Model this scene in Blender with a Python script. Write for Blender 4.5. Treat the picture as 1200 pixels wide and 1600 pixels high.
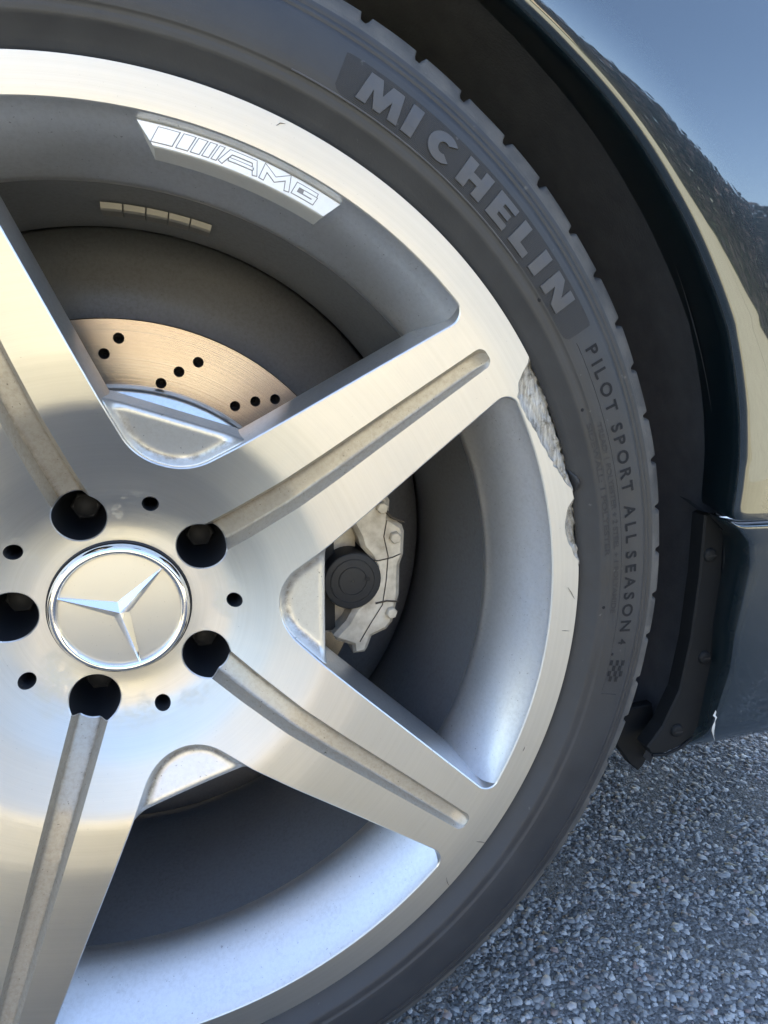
import bpy, math, random
import numpy as np
from mathutils import Vector
from mathutils.geometry import delaunay_2d_cdt

for o in list(bpy.data.objects):
    bpy.data.objects.remove(o)
rng = np.random.default_rng(7)
random.seed(7)
SC = bpy.context.scene
COL = SC.collection
HZ = 0.316                                  # hub height above the ground
R = math.radians

# ------------------------------------------------------------------ camera
cam_d = bpy.data.cameras.new('camera')
cam = bpy.data.objects.new('camera', cam_d)
COL.objects.link(cam)
SC.camera = cam
cam_d.sensor_fit = 'VERTICAL'
cam_d.sensor_height = 24.0
cam_d.lens = 24.0 * 1086.47 / 1600.0
cam_d.clip_start = 0.01
cam_d.clip_end = 3000.0
cam.location = (0.0368, -0.3438, 0.1406 + HZ)
cam.rotation_euler = (R(90 - 13.08), 0.0, R(-16.546))
SC.render.resolution_x = 768
SC.render.resolution_y = 1024

# ------------------------------------------------------------------ sky, sun, exposure
SUN_EL, SUN_AZ = R(45), R(-14)              # azimuth measured from +Y (behind the car) towards +X
world = bpy.data.worlds.new('World')
SC.world = world
world.use_nodes = True
wn = world.node_tree
wn.nodes.clear()
sky = wn.nodes.new('ShaderNodeTexSky')
sky.sky_type = 'NISHITA'
sky.sun_disc = False
sky.sun_elevation = SUN_EL
sky.sun_rotation = SUN_AZ
sky.air_density = 1.0
sky.dust_density = 2.2
bg = wn.nodes.new('ShaderNodeBackground')
bg.inputs['Strength'].default_value = 0.15
wo = wn.nodes.new('ShaderNodeOutputWorld')
wn.links.new(sky.outputs[0], bg.inputs[0])
wn.links.new(bg.outputs[0], wo.inputs[0])
sun_d = bpy.data.lights.new('sun', 'SUN')
sun_d.energy = 3.0
sun_d.angle = R(0.53)
sun_d.color = (1.0, 0.87, 0.68)
sun = bpy.data.objects.new('sun', sun_d)
COL.objects.link(sun)
sdir = Vector((math.sin(SUN_AZ) * math.cos(SUN_EL), math.cos(SUN_AZ) * math.cos(SUN_EL), math.sin(SUN_EL)))
sun.rotation_euler = sdir.to_track_quat('Z', 'Y').to_euler()
sun.location = (-1, 6, 6)
SC.view_settings.view_transform = 'Standard'
SC.view_settings.look = 'None'
SC.view_settings.gamma = 1.0
SC.view_settings.exposure = 2.5
SC.view_settings.use_curve_mapping = False


# ------------------------------------------------------------------ node helpers
class NT:
    def __init__(s, name):
        s.m = bpy.data.materials.new(name)
        s.m.use_nodes = True
        s.t = s.m.node_tree
        s.t.nodes.clear()
        s.out = s.n('ShaderNodeOutputMaterial')
        s.b = s.n('ShaderNodeBsdfPrincipled')
        s.t.links.new(s.b.outputs[0], s.out.inputs[0])

    def n(s, kind, **kw):
        nd = s.t.nodes.new(kind)
        for k, v in kw.items():
            setattr(nd, k, v)
        return nd

    def l(s, a, b):
        s.t.links.new(a, b)

    def set(s, **kw):
        for k, v in kw.items():
            s.b.inputs[k.replace('_', ' ')].default_value = v
        return s

    def math(s, op, a, b=0.0, c=0.0, clamp=False):
        nd = s.n('ShaderNodeMath', operation=op)
        nd.use_clamp = clamp
        for i, x in enumerate((a, b, c)):
            if isinstance(x, (int, float)):
                nd.inputs[i].default_value = x
            else:
                s.l(x, nd.inputs[i])
        return nd.outputs[0]

    def obj(s):
        return s.n('ShaderNodeTexCoord').outputs['Object']

    def noise(s, scale, detail=3.0, rough=0.55, vec=None):
        nd = s.n('ShaderNodeTexNoise')
        nd.inputs['Scale'].default_value = scale
        nd.inputs['Detail'].default_value = detail
        nd.inputs['Roughness'].default_value = rough
        s.l(vec if vec is not None else s.obj(), nd.inputs['Vector'])
        return nd.outputs[0]

    def ramp(s, fac, stops, interp='LINEAR'):
        nd = s.n('ShaderNodeValToRGB')
        cr = nd.color_ramp
        cr.interpolation = interp
        while len(cr.elements) < len(stops):
            cr.elements.new(0.5)
        for e, (p, c) in zip(cr.elements, stops):
            e.position = p
            e.color = c if len(c) == 4 else (*c, 1.0)
        s.l(fac, nd.inputs[0])
        return nd.outputs[0]

    def mix(s, fac, a, b):
        nd = s.n('ShaderNodeMix', data_type='RGBA')
        for i, x in ((0, fac), (6, a), (7, b)):
            if isinstance(x, (int, float)):
                nd.inputs[i].default_value = x
            elif isinstance(x, tuple):
                nd.inputs[i].default_value = x if len(x) == 4 else (*x, 1.0)
            else:
                s.l(x, nd.inputs[i])
        return nd.outputs[2]

    def bump(s, height, strength=0.3, dist=0.001):
        nd = s.n('ShaderNodeBump')
        nd.inputs['Strength'].default_value = strength
        nd.inputs['Distance'].default_value = dist
        s.l(height, nd.inputs['Height'])
        s.l(nd.outputs[0], s.b.inputs['Normal'])
        return nd.outputs[0]

    def wheel_pos(s):
        g = s.n('ShaderNodeNewGeometry')
        v = s.n('ShaderNodeVectorMath', operation='SUBTRACT')
        s.l(g.outputs['Position'], v.inputs[0])
        v.inputs[1].default_value = (0, 0, HZ)
        return v.outputs[0]

    def radius(s, pos):
        sp = s.n('ShaderNodeSeparateXYZ')
        s.l(pos, sp.inputs[0])
        x2 = s.math('MULTIPLY', sp.outputs[0], sp.outputs[0])
        z2 = s.math('MULTIPLY', sp.outputs[2], sp.outputs[2])
        return s.math('SQRT', s.math('ADD', x2, z2))

    def tangent(s, pos):
        c = s.n('ShaderNodeVectorMath', operation='CROSS_PRODUCT')
        s.l(pos, c.inputs[0])
        c.inputs[1].default_value = (0, 1, 0)
        nrm = s.n('ShaderNodeVectorMath', operation='NORMALIZE')
        s.l(c.outputs[0], nrm.inputs[0])
        return nrm.outputs[0]


def ringnoise(t, rad, scale, detail=4.0):
    c = t.n('ShaderNodeCombineXYZ')
    t.l(rad, c.inputs[0])
    return t.noise(scale, detail, 0.7, c.outputs[0])


# machined aluminium: turned on a lathe, so the fine lines run round the hub
t = NT('machined_aluminium')
pos = t.wheel_pos()
rad = t.radius(pos)
lines = t.math('ADD', t.math('MULTIPLY', ringnoise(t, rad, 420.0, 3.0), 0.45), t.math('MULTIPLY', ringnoise(t, rad, 2600.0, 4.0), 0.55))
spots = t.noise(260.0, 5.0, 0.7, pos)
zone = t.noise(34.0, 4.0, 0.65, pos)
near = t.math('SUBTRACT', 1.0, t.math('DIVIDE', t.math('ABSOLUTE', t.math('SUBTRACT', rad, 0.054)), 0.022), clamp=True)
stain = t.math('MULTIPLY', near, t.ramp(zone, [(0.50, (0, 0, 0)), (0.60, (1, 1, 1))]))
stain = t.math('MULTIPLY', stain, t.ramp(spots, [(0.38, (0, 0, 0)), (0.55, (1, 1, 1))]))
col = t.mix(t.ramp(lines, [(0.28, (0, 0, 0)), (0.72, (1, 1, 1))]), (0.58, 0.54, 0.475), (0.72, 0.68, 0.615))
film = t.noise(11.0, 3.0, 0.5, pos)
col = t.mix(t.math('MULTIPLY', film, 0.35), col, (0.56, 0.53, 0.47))
col = t.mix(t.math('MULTIPLY', stain, 0.75), col, (0.66, 0.60, 0.46))
fleck = t.ramp(t.noise(900.0, 2.0, 0.5, pos), [(0.74, (0, 0, 0)), (0.79, (1, 1, 1))])
col = t.mix(t.math('MULTIPLY', fleck, 0.5), col, (0.25, 0.23, 0.21))
t.l(col, t.b.inputs['Base Color'])
t.l(t.math('SUBTRACT', 1.0, t.math('MULTIPLY', stain, 0.75)), t.b.inputs['Metallic'])
ro = t.math('MULTIPLY_ADD', lines, 0.12, 0.38)
ro = t.math('MULTIPLY_ADD', film, 0.10, ro)
ro = t.math('MULTIPLY_ADD', stain, 0.3, ro)
t.l(ro, t.b.inputs['Roughness'])
t.set(Anisotropic=0.75, Coat_Weight=0.25, Coat_Roughness=0.12)
t.l(t.tangent(pos), t.b.inputs['Tangent'])
scr = t.n('ShaderNodeMapping')
t.l(pos, scr.inputs[0])
scr.inputs['Rotation'].default_value = (0, 0.6, 0)
scr.inputs['Scale'].default_value = (1.0, 1.0, 14.0)
scratch = t.ramp(t.noise(120.0, 2.0, 0.5, scr.outputs[0]), [(0.70, (0, 0, 0)), (0.73, (1, 1, 1))])
t.bump(t.math('ADD', lines, t.math('MULTIPLY', scratch, 0.35)), 0.16, 0.0005)
M_MACH = t.m


def painted(name, base, metallic, rough, dirt=(0.20, 0.17, 0.13), dirt_amount=0.3, speck=0.5, scale=60.0):
    t = NT(name)
    pos = t.wheel_pos()
    fine = t.noise(430.0, 4.0, 0.75, pos)
    broad = t.noise(scale, 4.0, 0.6, pos)
    d = t.math('MULTIPLY', t.ramp(fine, [(0.42, (0, 0, 0)), (0.68, (1, 1, 1))]), t.math('MULTIPLY_ADD', broad, 1.2, -0.05, clamp=True))
    c = t.mix(t.math('MULTIPLY', d, dirt_amount), base, dirt)
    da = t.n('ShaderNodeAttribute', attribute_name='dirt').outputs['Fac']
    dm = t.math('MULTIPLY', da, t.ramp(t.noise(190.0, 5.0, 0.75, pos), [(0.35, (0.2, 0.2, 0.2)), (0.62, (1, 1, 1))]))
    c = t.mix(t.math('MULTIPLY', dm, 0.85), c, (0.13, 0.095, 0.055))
    f = t.ramp(t.noise(620.0, 2.0, 0.5, pos), [(0.70, (0, 0, 0)), (0.75, (1, 1, 1))])
    c = t.mix(t.math('MULTIPLY', f, speck), c, (0.07, 0.058, 0.045))
    t.l(c, t.b.inputs['Base Color'])
    t.l(t.math('MULTIPLY_ADD', d, 0.10, rough), t.b.inputs['Roughness'])
    t.l(t.math('SUBTRACT', metallic, t.math('MULTIPLY', dm, 0.4), clamp=True), t.b.inputs['Metallic'])
    t.set(Coat_Weight=0.25, Coat_Roughness=0.2)
    t.bump(t.noise(1100.0, 3.0, 0.6, pos), 0.06, 0.0005)
    return t.m


M_SILVER = painted('silver_wheel_paint', (0.62, 0.62, 0.62), 0.85, 0.30, dirt_amount=0.25)
M_GROOVE = painted('dusty_silver_paint', (0.42, 0.38, 0.315), 0.5, 0.42, (0.22, 0.17, 0.11), 0.55, 0.8, 25.0)
M_POCKET = painted('silver_pocket_paint', (0.60, 0.59, 0.56), 0.7, 0.36, (0.26, 0.21, 0.14), 0.25, 0.7)
M_BARREL = painted('brake_dusted_barrel_paint', (0.135, 0.137, 0.142), 0.3, 0.52, (0.07, 0.062, 0.055), 0.6, 0.5, 28.0)
M_BADGE = painted('silver_badge_paint', (0.76, 0.75, 0.72), 0.35, 0.30, (0.5, 0.46, 0.38), 0.2, 0.2)
M_BORE = NT('black_bore_coating').set(Base_Color=(0.012, 0.013, 0.016, 1), Roughness=0.55).m
M_BOLT = NT('dark_bolt_steel').set(Base_Color=(0.008, 0.008, 0.009, 1), Roughness=0.7).m
M_LETTER_SHADE = NT('painted_letter_shade').set(Base_Color=(0.20, 0.19, 0.19, 1), Roughness=0.6).m  # grey that paints the shade at the edges of the badge letters

t = NT('chrome')
t.set(Base_Color=(0.86, 0.86, 0.86, 1), Metallic=1.0, Roughness=0.06)
t.bump(t.noise(240.0, 2.0), 0.02, 0.0005)
M_CHROME = t.m
t = NT('satin_cap_enamel')
f = t.ramp(t.noise(750.0, 2.0), [(0.72, (0, 0, 0)), (0.77, (1, 1, 1))])
t.l(t.mix(t.math('MULTIPLY', f, 0.6), (0.56, 0.52, 0.45), (0.2, 0.17, 0.13)), t.b.inputs['Base Color'])
t.set(Metallic=0.55, Roughness=0.34, Coat_Weight=0.3, Coat_Roughness=0.1)
M_CAP = t.m

t = NT('scraped_aluminium')
pos = t.wheel_pos()
mp = t.n('ShaderNodeMapping')
t.l(pos, mp.inputs[0])
mp.inputs['Rotation'].default_value = (0, R(-48), 0)
mp.inputs['Scale'].default_value = (1.0, 0.3, 0.12)
st = t.noise(900.0, 5.0, 0.75, mp.outputs[0])
patch = t.noise(95.0, 5.0, 0.7, pos)
c = t.ramp(st, [(0.30, (0.17, 0.155, 0.13)), (0.50, (0.42, 0.40, 0.37)), (0.70, (0.66, 0.645, 0.61))])
c = t.mix(t.ramp(patch, [(0.50, (0, 0, 0)), (0.64, (0.85, 0.85, 0.85))]), c, (0.10, 0.085, 0.06))
t.l(c, t.b.inputs['Base Color'])
t.set(Metallic=0.7, Roughness=0.45)
t.bump(t.math('ADD', st, t.math('MULTIPLY', patch, 0.8)), 0.9, 0.0015)
M_SCRAPE = t.m


def rubber(name, base, rough, dust=0.35, tone=(0.16, 0.15, 0.14), bumpy=0.12, ribs=0.0):
    t = NT(name)
    pos = t.wheel_pos()
    d = t.ramp(t.noise(38.0, 5.0, 0.62, pos), [(0.35, (0, 0, 0)), (0.75, (1, 1, 1))])
    g = t.noise(700.0, 3.0, 0.6, pos)
    c = t.mix(t.math('MULTIPLY', d, dust), base, tone)
    sc = t.ramp(t.noise(170.0, 3.0, 0.5, pos), [(0.72, (0, 0, 0)), (0.77, (1, 1, 1))])
    c = t.mix(t.math('MULTIPLY', sc, 0.25), c, (0.22, 0.21, 0.2))
    t.l(c, t.b.inputs['Base Color'])
    t.l(t.math('MULTIPLY_ADD', d, 0.12, rough), t.b.inputs['Roughness'])
    h = t.math('ADD', g, t.math('MULTIPLY', ringnoise(t, t.radius(pos), 700.0, 2.0), 1.2))
    if ribs:
        h = t.math('ADD', g, t.math('MULTIPLY', t.math('SINE', t.math('MULTIPLY', t.radius(pos), 9000.0)), ribs))
    t.bump(h, bumpy, 0.0006)
    return t.m


M_RUBBER = rubber('tyre_rubber', (0.022, 0.0225, 0.025), 0.50, 0.3, (0.058, 0.060, 0.064))
M_TREAD = rubber('worn_tread_rubber', (0.050, 0.050, 0.050), 0.60, 0.6, (0.19, 0.175, 0.155), 0.3)
M_BAND = rubber('ribbed_band_rubber', (0.015, 0.015, 0.0165), 0.66, 0.25, (0.05, 0.05, 0.05), 0.3, 0.8)
M_LETTER = rubber('raised_letter_rubber', (0.050, 0.050, 0.055), 0.40, 0.35, (0.12, 0.115, 0.11))
M_INK = rubber('recessed_letter_rubber', (0.007, 0.007, 0.008), 0.85, 0.05, (0.03, 0.03, 0.03), 0.3)
M_FAINT = rubber('faint_letter_rubber', (0.019, 0.019, 0.021), 0.62, 0.1, (0.05, 0.05, 0.05), 0.2)

t = NT('car_paint')
fl = t.noise(1800.0, 1.0, 0.5)
t.l(t.mix(t.math('MULTIPLY', fl, 0.5), (0.005, 0.012, 0.016), (0.010, 0.024, 0.031)), t.b.inputs['Base Color'])
t.set(Metallic=0.35, Roughness=0.35, Coat_Weight=1.0, Coat_Roughness=0.025, Coat_IOR=2.0)
M_PAINT = t.m
t = NT('black_plastic')
t.l(t.mix(t.noise(40.0, 4.0), (0.004, 0.005, 0.006), (0.010, 0.011, 0.0125)), t.b.inputs['Base Color'])
t.set(Roughness=0.7, Specular_IOR_Level=0.25)
t.bump(t.noise(900.0, 2.0), 0.1, 0.0005)
M_PLASTIC = t.m
t = NT('felt_liner')
t.l(t.mix(t.noise(55.0, 4.0), (0.055, 0.055, 0.062), (0.13, 0.128, 0.136)), t.b.inputs['Base Color'])
t.set(Roughness=0.8)
t.bump(t.noise(500.0, 4.0), 0.4, 0.001)
M_LINER = t.m
M_DARK = NT('underbody_black').set(Base_Color=(0.012, 0.012, 0.013, 1), Roughness=0.8).m
M_GLASS = NT('tinted_glass').set(Base_Color=(0.01, 0.012, 0.014, 1), Roughness=0.03, Coat_Weight=0.6).m
M_SCUFF = NT('scuffed_primer').set(Base_Color=(0.6, 0.6, 0.58, 1), Roughness=0.6).m
M_SCRATCH = NT('dark_scratch').set(Base_Color=(0.06, 0.055, 0.05, 1), Roughness=0.7).m

t = NT('brake_disc_steel')
pos = t.wheel_pos()
rd = t.radius(pos)
ln = ringnoise(t, rd, 900.0)
ln2 = ringnoise(t, rd, 800.0)
t.l(t.mix(t.math('MULTIPLY_ADD', ln2, 1.6, -0.3, clamp=True), (0.40, 0.345, 0.295), (0.56, 0.495, 0.43)), t.b.inputs['Base Color'])
t.set(Metallic=1.0, Roughness=0.24, Anisotropic=0.85)
t.l(t.tangent(pos), t.b.inputs['Tangent'])
t.bump(t.math('ADD', ln, ln2), 0.2, 0.0004)
M_DISC = t.m
t = NT('dusty_caliper_paint')
d = t.noise(70.0, 5.0, 0.6)
t.l(t.ramp(d, [(0.3, (0.33, 0.285, 0.22)), (0.6, (0.60, 0.555, 0.47))]), t.b.inputs['Base Color'])
t.set(Metallic=0.15, Roughness=0.5)
t.bump(t.noise(400.0, 4.0), 0.2, 0.001)
M_CALIPER = t.m
M_SEAM = NT('caliper_seam_grime').set(Base_Color=(0.055, 0.045, 0.035, 1), Roughness=0.8).m
M_WEIGHT = NT('wheel_weight_zinc').set(Base_Color=(0.17, 0.16, 0.14, 1), Metallic=0.5, Roughness=0.5).m


# ------------------------------------------------------------------ mesh helpers
class MB:
    """collects pieces of one mesh"""
    def __init__(s):
        s.v, s.f, s.mi, s.nv, s.mats, s.sm, s.at = [], [], [], {}, [], [], {}

    def mat(s, m):
        if m not in s.mats:
            s.mats.append(m)
        return s.mats.index(m)

    def add(s, verts, faces, m, normals=None, smooth=True):
        b = len(s.v)
        s.v += [tuple(map(float, p)) for p in verts]
        k = s.mat(m)
        for f in faces:
            s.f.append(tuple(b + i for i in f))
            s.mi.append(k)
            s.sm.append(smooth)
        if normals is not None:
            for i, n in enumerate(normals):
                s.nv[b + i] = tuple(map(float, n))

    def grid(s, rows, m, closed=False, flip=False, smooth=True, normals=None):
        """rows: list of equally long lists of 3D points"""
        n = len(rows[0])
        vs = [p for r in rows for p in r]
        fs = []
        for i in range(len(rows) - 1):
            for j in range(n if closed else n - 1):
                a, b = i * n + j, i * n + (j + 1) % n
                q = (a, b, b + n, a + n)
                fs.append(q[::-1] if flip else q)
        s.add(vs, fs, m, normals, smooth)

    def prism(s, poly, y0, y1, m, bev=0.0, smooth=False):
        """poly in (x, z); front at y0, back at y1, front edge bevelled"""
        n = len(poly)
        P = np.array(poly, float)
        c = P.mean(0)
        area = 0.5 * np.sum(P[:, 0] * np.roll(P[:, 1], -1) - np.roll(P[:, 0], -1) * P[:, 1])
        if area < 0:
            P = P[::-1]
        t = np.roll(P, -1, 0) - np.roll(P, 1, 0)
        t /= np.linalg.norm(t, axis=1)[:, None] + 1e-12
        nin = np.stack([-t[:, 1], t[:, 0]], 1)
        I = P + nin * bev
        vs = [(p[0], y0, p[1]) for p in I] + [(p[0], y0 + bev, p[1]) for p in P] + [(p[0], y1, p[1]) for p in P]
        fs = [tuple(range(n))]
        for i in range(n):
            j = (i + 1) % n
            fs.append((i, n + i, n + j, j))
            fs.append((n + i, 2 * n + i, 2 * n + j, n + j))
        fs.append(tuple(range(3 * n - 1, 2 * n - 1, -1)))
        s.add(vs, fs, m, None, smooth)

    def box(s, x0, x1, y0, y1, z0, z1, m):
        v = [(x, y, z) for x in (x0, x1) for y in (y0, y1) for z in (z0, z1)]
        f = [(0, 1, 3, 2), (4, 6, 7, 5), (0, 4, 5, 1), (2, 3, 7, 6), (0, 2, 6, 4), (1, 5, 7, 3)]
        s.add(v, f, m, None, False)

    def tube(s, pts, rad, m, seg=6):
        pts = [Vector(p) for p in pts]
        rows = []
        for i, p in enumerate(pts):
            d = (pts[min(i + 1, len(pts) - 1)] - pts[max(i - 1, 0)]).normalized()
            a = d.cross(Vector((0.31, 0.9, 0.2))).normalized()
            b = d.cross(a)
            r = rad[i] if isinstance(rad, (list, tuple)) else rad
            rows.append([tuple(p + (a * math.cos(k * 2 * math.pi / seg) + b * math.sin(k * 2 * math.pi / seg)) * r) for k in range(seg)])
        s.grid(rows, m, True)

    def build(s, name, parent=None, loc=(0, 0, 0), rot=None):
        me = bpy.data.meshes.new(name)
        me.from_pydata(s.v, [], s.f)
        for m in s.mats:
            me.materials.append(m)
        me.polygons.foreach_set('material_index', s.mi)
        me.polygons.foreach_set('use_smooth', s.sm)
        me.update()
        if s.nv:
            z = (0.0, 0.0, 0.0)
            me.normals_split_custom_set([s.nv.get(l.vertex_index, z) for l in me.loops])
        if s.at:
            at_ = me.attributes.new('dirt', 'FLOAT', 'POINT')
            at_.data.foreach_set('value', [s.at.get(i, 0.0) for i in range(len(s.v))])
        return link(name, me, parent, loc, rot)


def link(name, me, parent=None, loc=(0, 0, 0), rot=None):
    o = bpy.data.objects.new(name, me)
    COL.objects.link(o)
    o.parent = parent
    o.location = loc
    if rot:
        o.rotation_euler = rot
    return o


def tag(o, label=None, cat=None, group=None, kind=None):
    for k, v in (('label', label), ('category', cat), ('group', group), ('kind', kind)):
        if v:
            o[k] = v
    return o


def revolve(mb, prof, m, n=360, a0=0.0, a1=2 * math.pi, flip=False):
    """prof: (r, y) pairs round the wheel axis (Y)"""
    full = abs(a1 - a0 - 2 * math.pi) < 1e-6
    k = n if full else n + 1
    ang = [a0 + (a1 - a0) * i / n for i in range(k)]
    rows = [[(r * math.cos(a), y, r * math.sin(a)) for a in ang] for r, y in prof]
    mb.grid(rows, m, full, flip)


def rot2(p, a):
    c, s_ = math.cos(a), math.sin(a)
    return (p[0] * c - p[1] * s_, p[0] * s_ + p[1] * c)


# ------------------------------------------------------------------ the ground
t = NT('asphalt')
oc = t.obj()
vor = t.n('ShaderNodeTexVoronoi')
vor.inputs['Scale'].default_value = 420.0
t.l(oc, vor.inputs['Vector'])
vs_ = t.n('ShaderNodeSeparateColor')
t.l(vor.outputs['Color'], vs_.inputs[0])
c = t.ramp(vs_.outputs[0], [(0.0, (0.07, 0.072, 0.073)), (0.6, (0.155, 0.159, 0.16)), (1.0, (0.28, 0.28, 0.28))])
c = t.mix(t.math('MULTIPLY', t.noise(3.0, 4.0), 0.4), c, (0.06, 0.06, 0.062))
t.l(c, t.b.inputs['Base Color'])
t.set(Roughness=0.75)
t.bump(t.math('ADD', t.math('MULTIPLY', vor.outputs['Distance'], -1.0), t.math('MULTIPLY', t.noise(900.0, 4.0), 0.6)), 0.9, 0.0025)
M_ASPHALT = t.m

g = MB()
g.add([(-400, -0.9, 0), (400, -0.9, 0), (400, 400, 0), (-400, 400, 0)], [(0, 1, 2, 3)], M_ASPHALT)
ground = tag(g.build('asphalt_road'), kind='structure')

t = NT('concrete')
t.l(t.ramp(t.noise(14.0, 6.0, 0.65), [(0.3, (0.43, 0.425, 0.31)), (0.7, (0.55, 0.545, 0.41))]), t.b.inputs['Base Color'])
t.set(Roughness=0.8)
t.bump(t.noise(160.0, 4.0), 0.3, 0.003)
M_CONC = t.m
g = MB()
g.box(-60, 60, -1.05, -0.9, -0.2, 0.12, M_CONC)
tag(g.build('kerb'), kind='structure')
g = MB()
x = -60.0
while x < 60:
    g.box(x + 0.006, x + 1.494, -4.0, -1.056, -0.2, 0.116, M_CONC)
    x += 1.5
tag(g.build('concrete_pavement'), kind='structure')
t = NT('lawn')
t.l(t.mix(t.noise(60.0, 4.0), (0.05, 0.09, 0.025), (0.13, 0.16, 0.05)), t.b.inputs['Base Color'])
t.set(Roughness=0.8)
t.bump(t.noise(300.0, 3.0), 1.0, 0.02)
g = MB()
g.add([(-400, -400, 0.1), (400, -400, 0.1), (400, -4.0, 0.1), (-400, -4.0, 0.1)], [(0, 1, 2, 3)], t.m)
tag(g.build('lawn'), kind='structure')


# loose and bedded stone chips of the asphalt: one uncountable mass
def stone_chips(n, x0, x1, y0, y1, smin, smax, seed, power=2.2):
    r = np.random.default_rng(seed)
    ph = (1 + 5 ** 0.5) / 2
    ico = np.array([(-1, ph, 0), (1, ph, 0), (-1, -ph, 0), (1, -ph, 0), (0, -1, ph), (0, 1, ph), (0, -1, -ph), (0, 1, -ph), (ph, 0, -1), (ph, 0, 1), (-ph, 0, -1), (-ph, 0, 1)], float)
    ico /= np.linalg.norm(ico[0])
    tri = np.array([(0, 11, 5), (0, 5, 1), (0, 1, 7), (0, 7, 10), (0, 10, 11), (1, 5, 9), (5, 11, 4), (11, 10, 2), (10, 7, 6), (7, 1, 8), (3, 9, 4), (3, 4, 2), (3, 2, 6), (3, 6, 8), (3, 8, 9), (4, 9, 5), (2, 4, 11), (6, 2, 10), (8, 6, 7), (9, 8, 1)])
    s = smin + (smax - smin) * r.random(n) ** power
    V = np.repeat(ico[None], n, 0) * (1 + 0.95 * (r.random((n, 12, 1)) - 0.5))
    V *= np.stack([0.7 + 0.7 * r.random(n), 0.6 + 0.5 * r.random(n), 0.35 + 0.4 * r.random(n)], 1)[:, None, :]
    V *= s[:, None, None]
    a, b, c = r.random((3, n)) * 2 * np.pi
    b = (b - np.pi) * 0.14
    ca, sa, cb, sb = np.cos(a), np.sin(a), np.cos(b), np.sin(b)
    X = V.copy()
    X[..., 0] = V[..., 0] * cb[:, None] + V[..., 2] * sb[:, None]
    X[..., 2] = -V[..., 0] * sb[:, None] + V[..., 2] * cb[:, None]
    Y = X.copy()
    Y[..., 0] = X[..., 0] * ca[:, None] - X[..., 1] * sa[:, None]
    Y[..., 1] = X[..., 0] * sa[:, None] + X[..., 1] * ca[:, None]
    Y[..., 0] += (x0 + (x1 - x0) * r.random(n))[:, None]
    Y[..., 1] += (y0 + (y1 - y0) * r.random(n))[:, None]
    Y[..., 2] += (s * (-0.40 + 0.38 * r.random(n)))[:, None]
    Y[..., 2] = np.minimum(Y[..., 2], (.0009 + .0008 * r.random(n) + .10 * s)[:, None])
    px_, py_ = Y[:, 0, 0], Y[:, 0, 1]
    Y[..., 2] -= (.0010 * np.clip(np.sin(px_ * 31 + 2 * np.sin(py_ * 23)) * np.sin(py_ * 37 + 1.5 * np.sin(px_ * 19)) + .15, 0, 1))[:, None]
    F = (tri[None] + (np.arange(n) * 12)[:, None, None]).reshape(-1, 3)
    tone = r.random(n)
    return Y.reshape(-1, 3), F, np.repeat(tone, 12)


t = NT('stone_chips')
at = t.n('ShaderNodeAttribute', attribute_name='tone')
c = t.ramp(at.outputs['Fac'], [(0.0, (0.08, 0.084, 0.086)), (0.35, (0.22, 0.228, 0.23)), (0.75, (0.41, 0.418, 0.415)), (0.93, (0.60, 0.60, 0.59)), (0.965, (0.30, 0.22, 0.20)), (1.0, (0.26, 0.24, 0.14))])
c = t.mix(t.math('MULTIPLY', t.noise(500.0, 4.0), 0.5), c, (0.08, 0.08, 0.084))
t.l(c, t.b.inputs['Base Color'])
t.set(Roughness=0.42)
t.bump(t.noise(1500.0, 3.0), 0.35, 0.0006)
M_CHIPS = t.m
parts = [stone_chips(62000, 0.08, 0.95, -0.25, 0.5, 0.0011, 0.0042, 1, 1.7),
         stone_chips(9000, 0.0, 1.4, -0.6, 0.6, 0.002, 0.005, 4, 1.6),
         stone_chips(800, 0.0, 1.2, -0.40, 0.55, 0.0032, 0.0070, 2, 2.2),
         stone_chips(9000, -1.1, 0.0, -0.6, 0.5, 0.002, 0.006, 3)]
off, VV, FF, TT = 0, [], [], []
for Vp, Fp, Tp in parts:
    VV.append(Vp); FF.append(Fp + off); TT.append(Tp); off += len(Vp)
VV, FF, TT = np.concatenate(VV), np.concatenate(FF), np.concatenate(TT)
me = bpy.data.meshes.new('stone_chips')
me.vertices.add(len(VV)); me.vertices.foreach_set('co', VV.ravel())
me.loops.add(FF.size); me.loops.foreach_set('vertex_index', FF.ravel().astype(np.int32))
me.polygons.add(len(FF))
me.polygons.foreach_set('loop_start', np.arange(0, FF.size, 3, dtype=np.int32))
me.update(calc_edges=True)
at = me.attributes.new('tone', 'FLOAT', 'POINT'); at.data.foreach_set('value', TT.astype(np.float32))
me.materials.append(M_CHIPS)
chips = link('stone_chips', me, ground)
tag(chips, kind='stuff')

# ------------------------------------------------------------------ the car: one thing; everything below hangs on it
car = bpy.data.objects.new('parked_car', None)
COL.objects.link(car)
tag(car, 'dark blue parked car with a scuffed silver five-spoke wheel', 'car')
A0 = 0.61437                                 # direction of the spoke towards upper right


# ---- alloy wheel: profile of the machined face (radius -> depth)
KN = np.array([(0.0, .0530), (.047, .0528), (.054, .0512), (.062, .0488), (.085, .0344), (.1145, .0200), (.14, .0148), (.18, .0096), (.215, .0044), (.243, 0.0), (.262, -.0016)])
_rg = np.arange(0, .27, .00025)
_yg = np.interp(_rg, KN[:, 0], KN[:, 1])
_k = np.exp(-0.5 * (np.arange(-40, 41) / 12.0) ** 2); _k /= _k.sum()
_yg = np.convolve(np.pad(_yg, 40, 'reflect', reflect_type='odd'), _k, 'valid')
_dg = np.gradient(_yg, _rg)


def yf(r):
    return np.interp(r, _rg, _yg)


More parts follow.
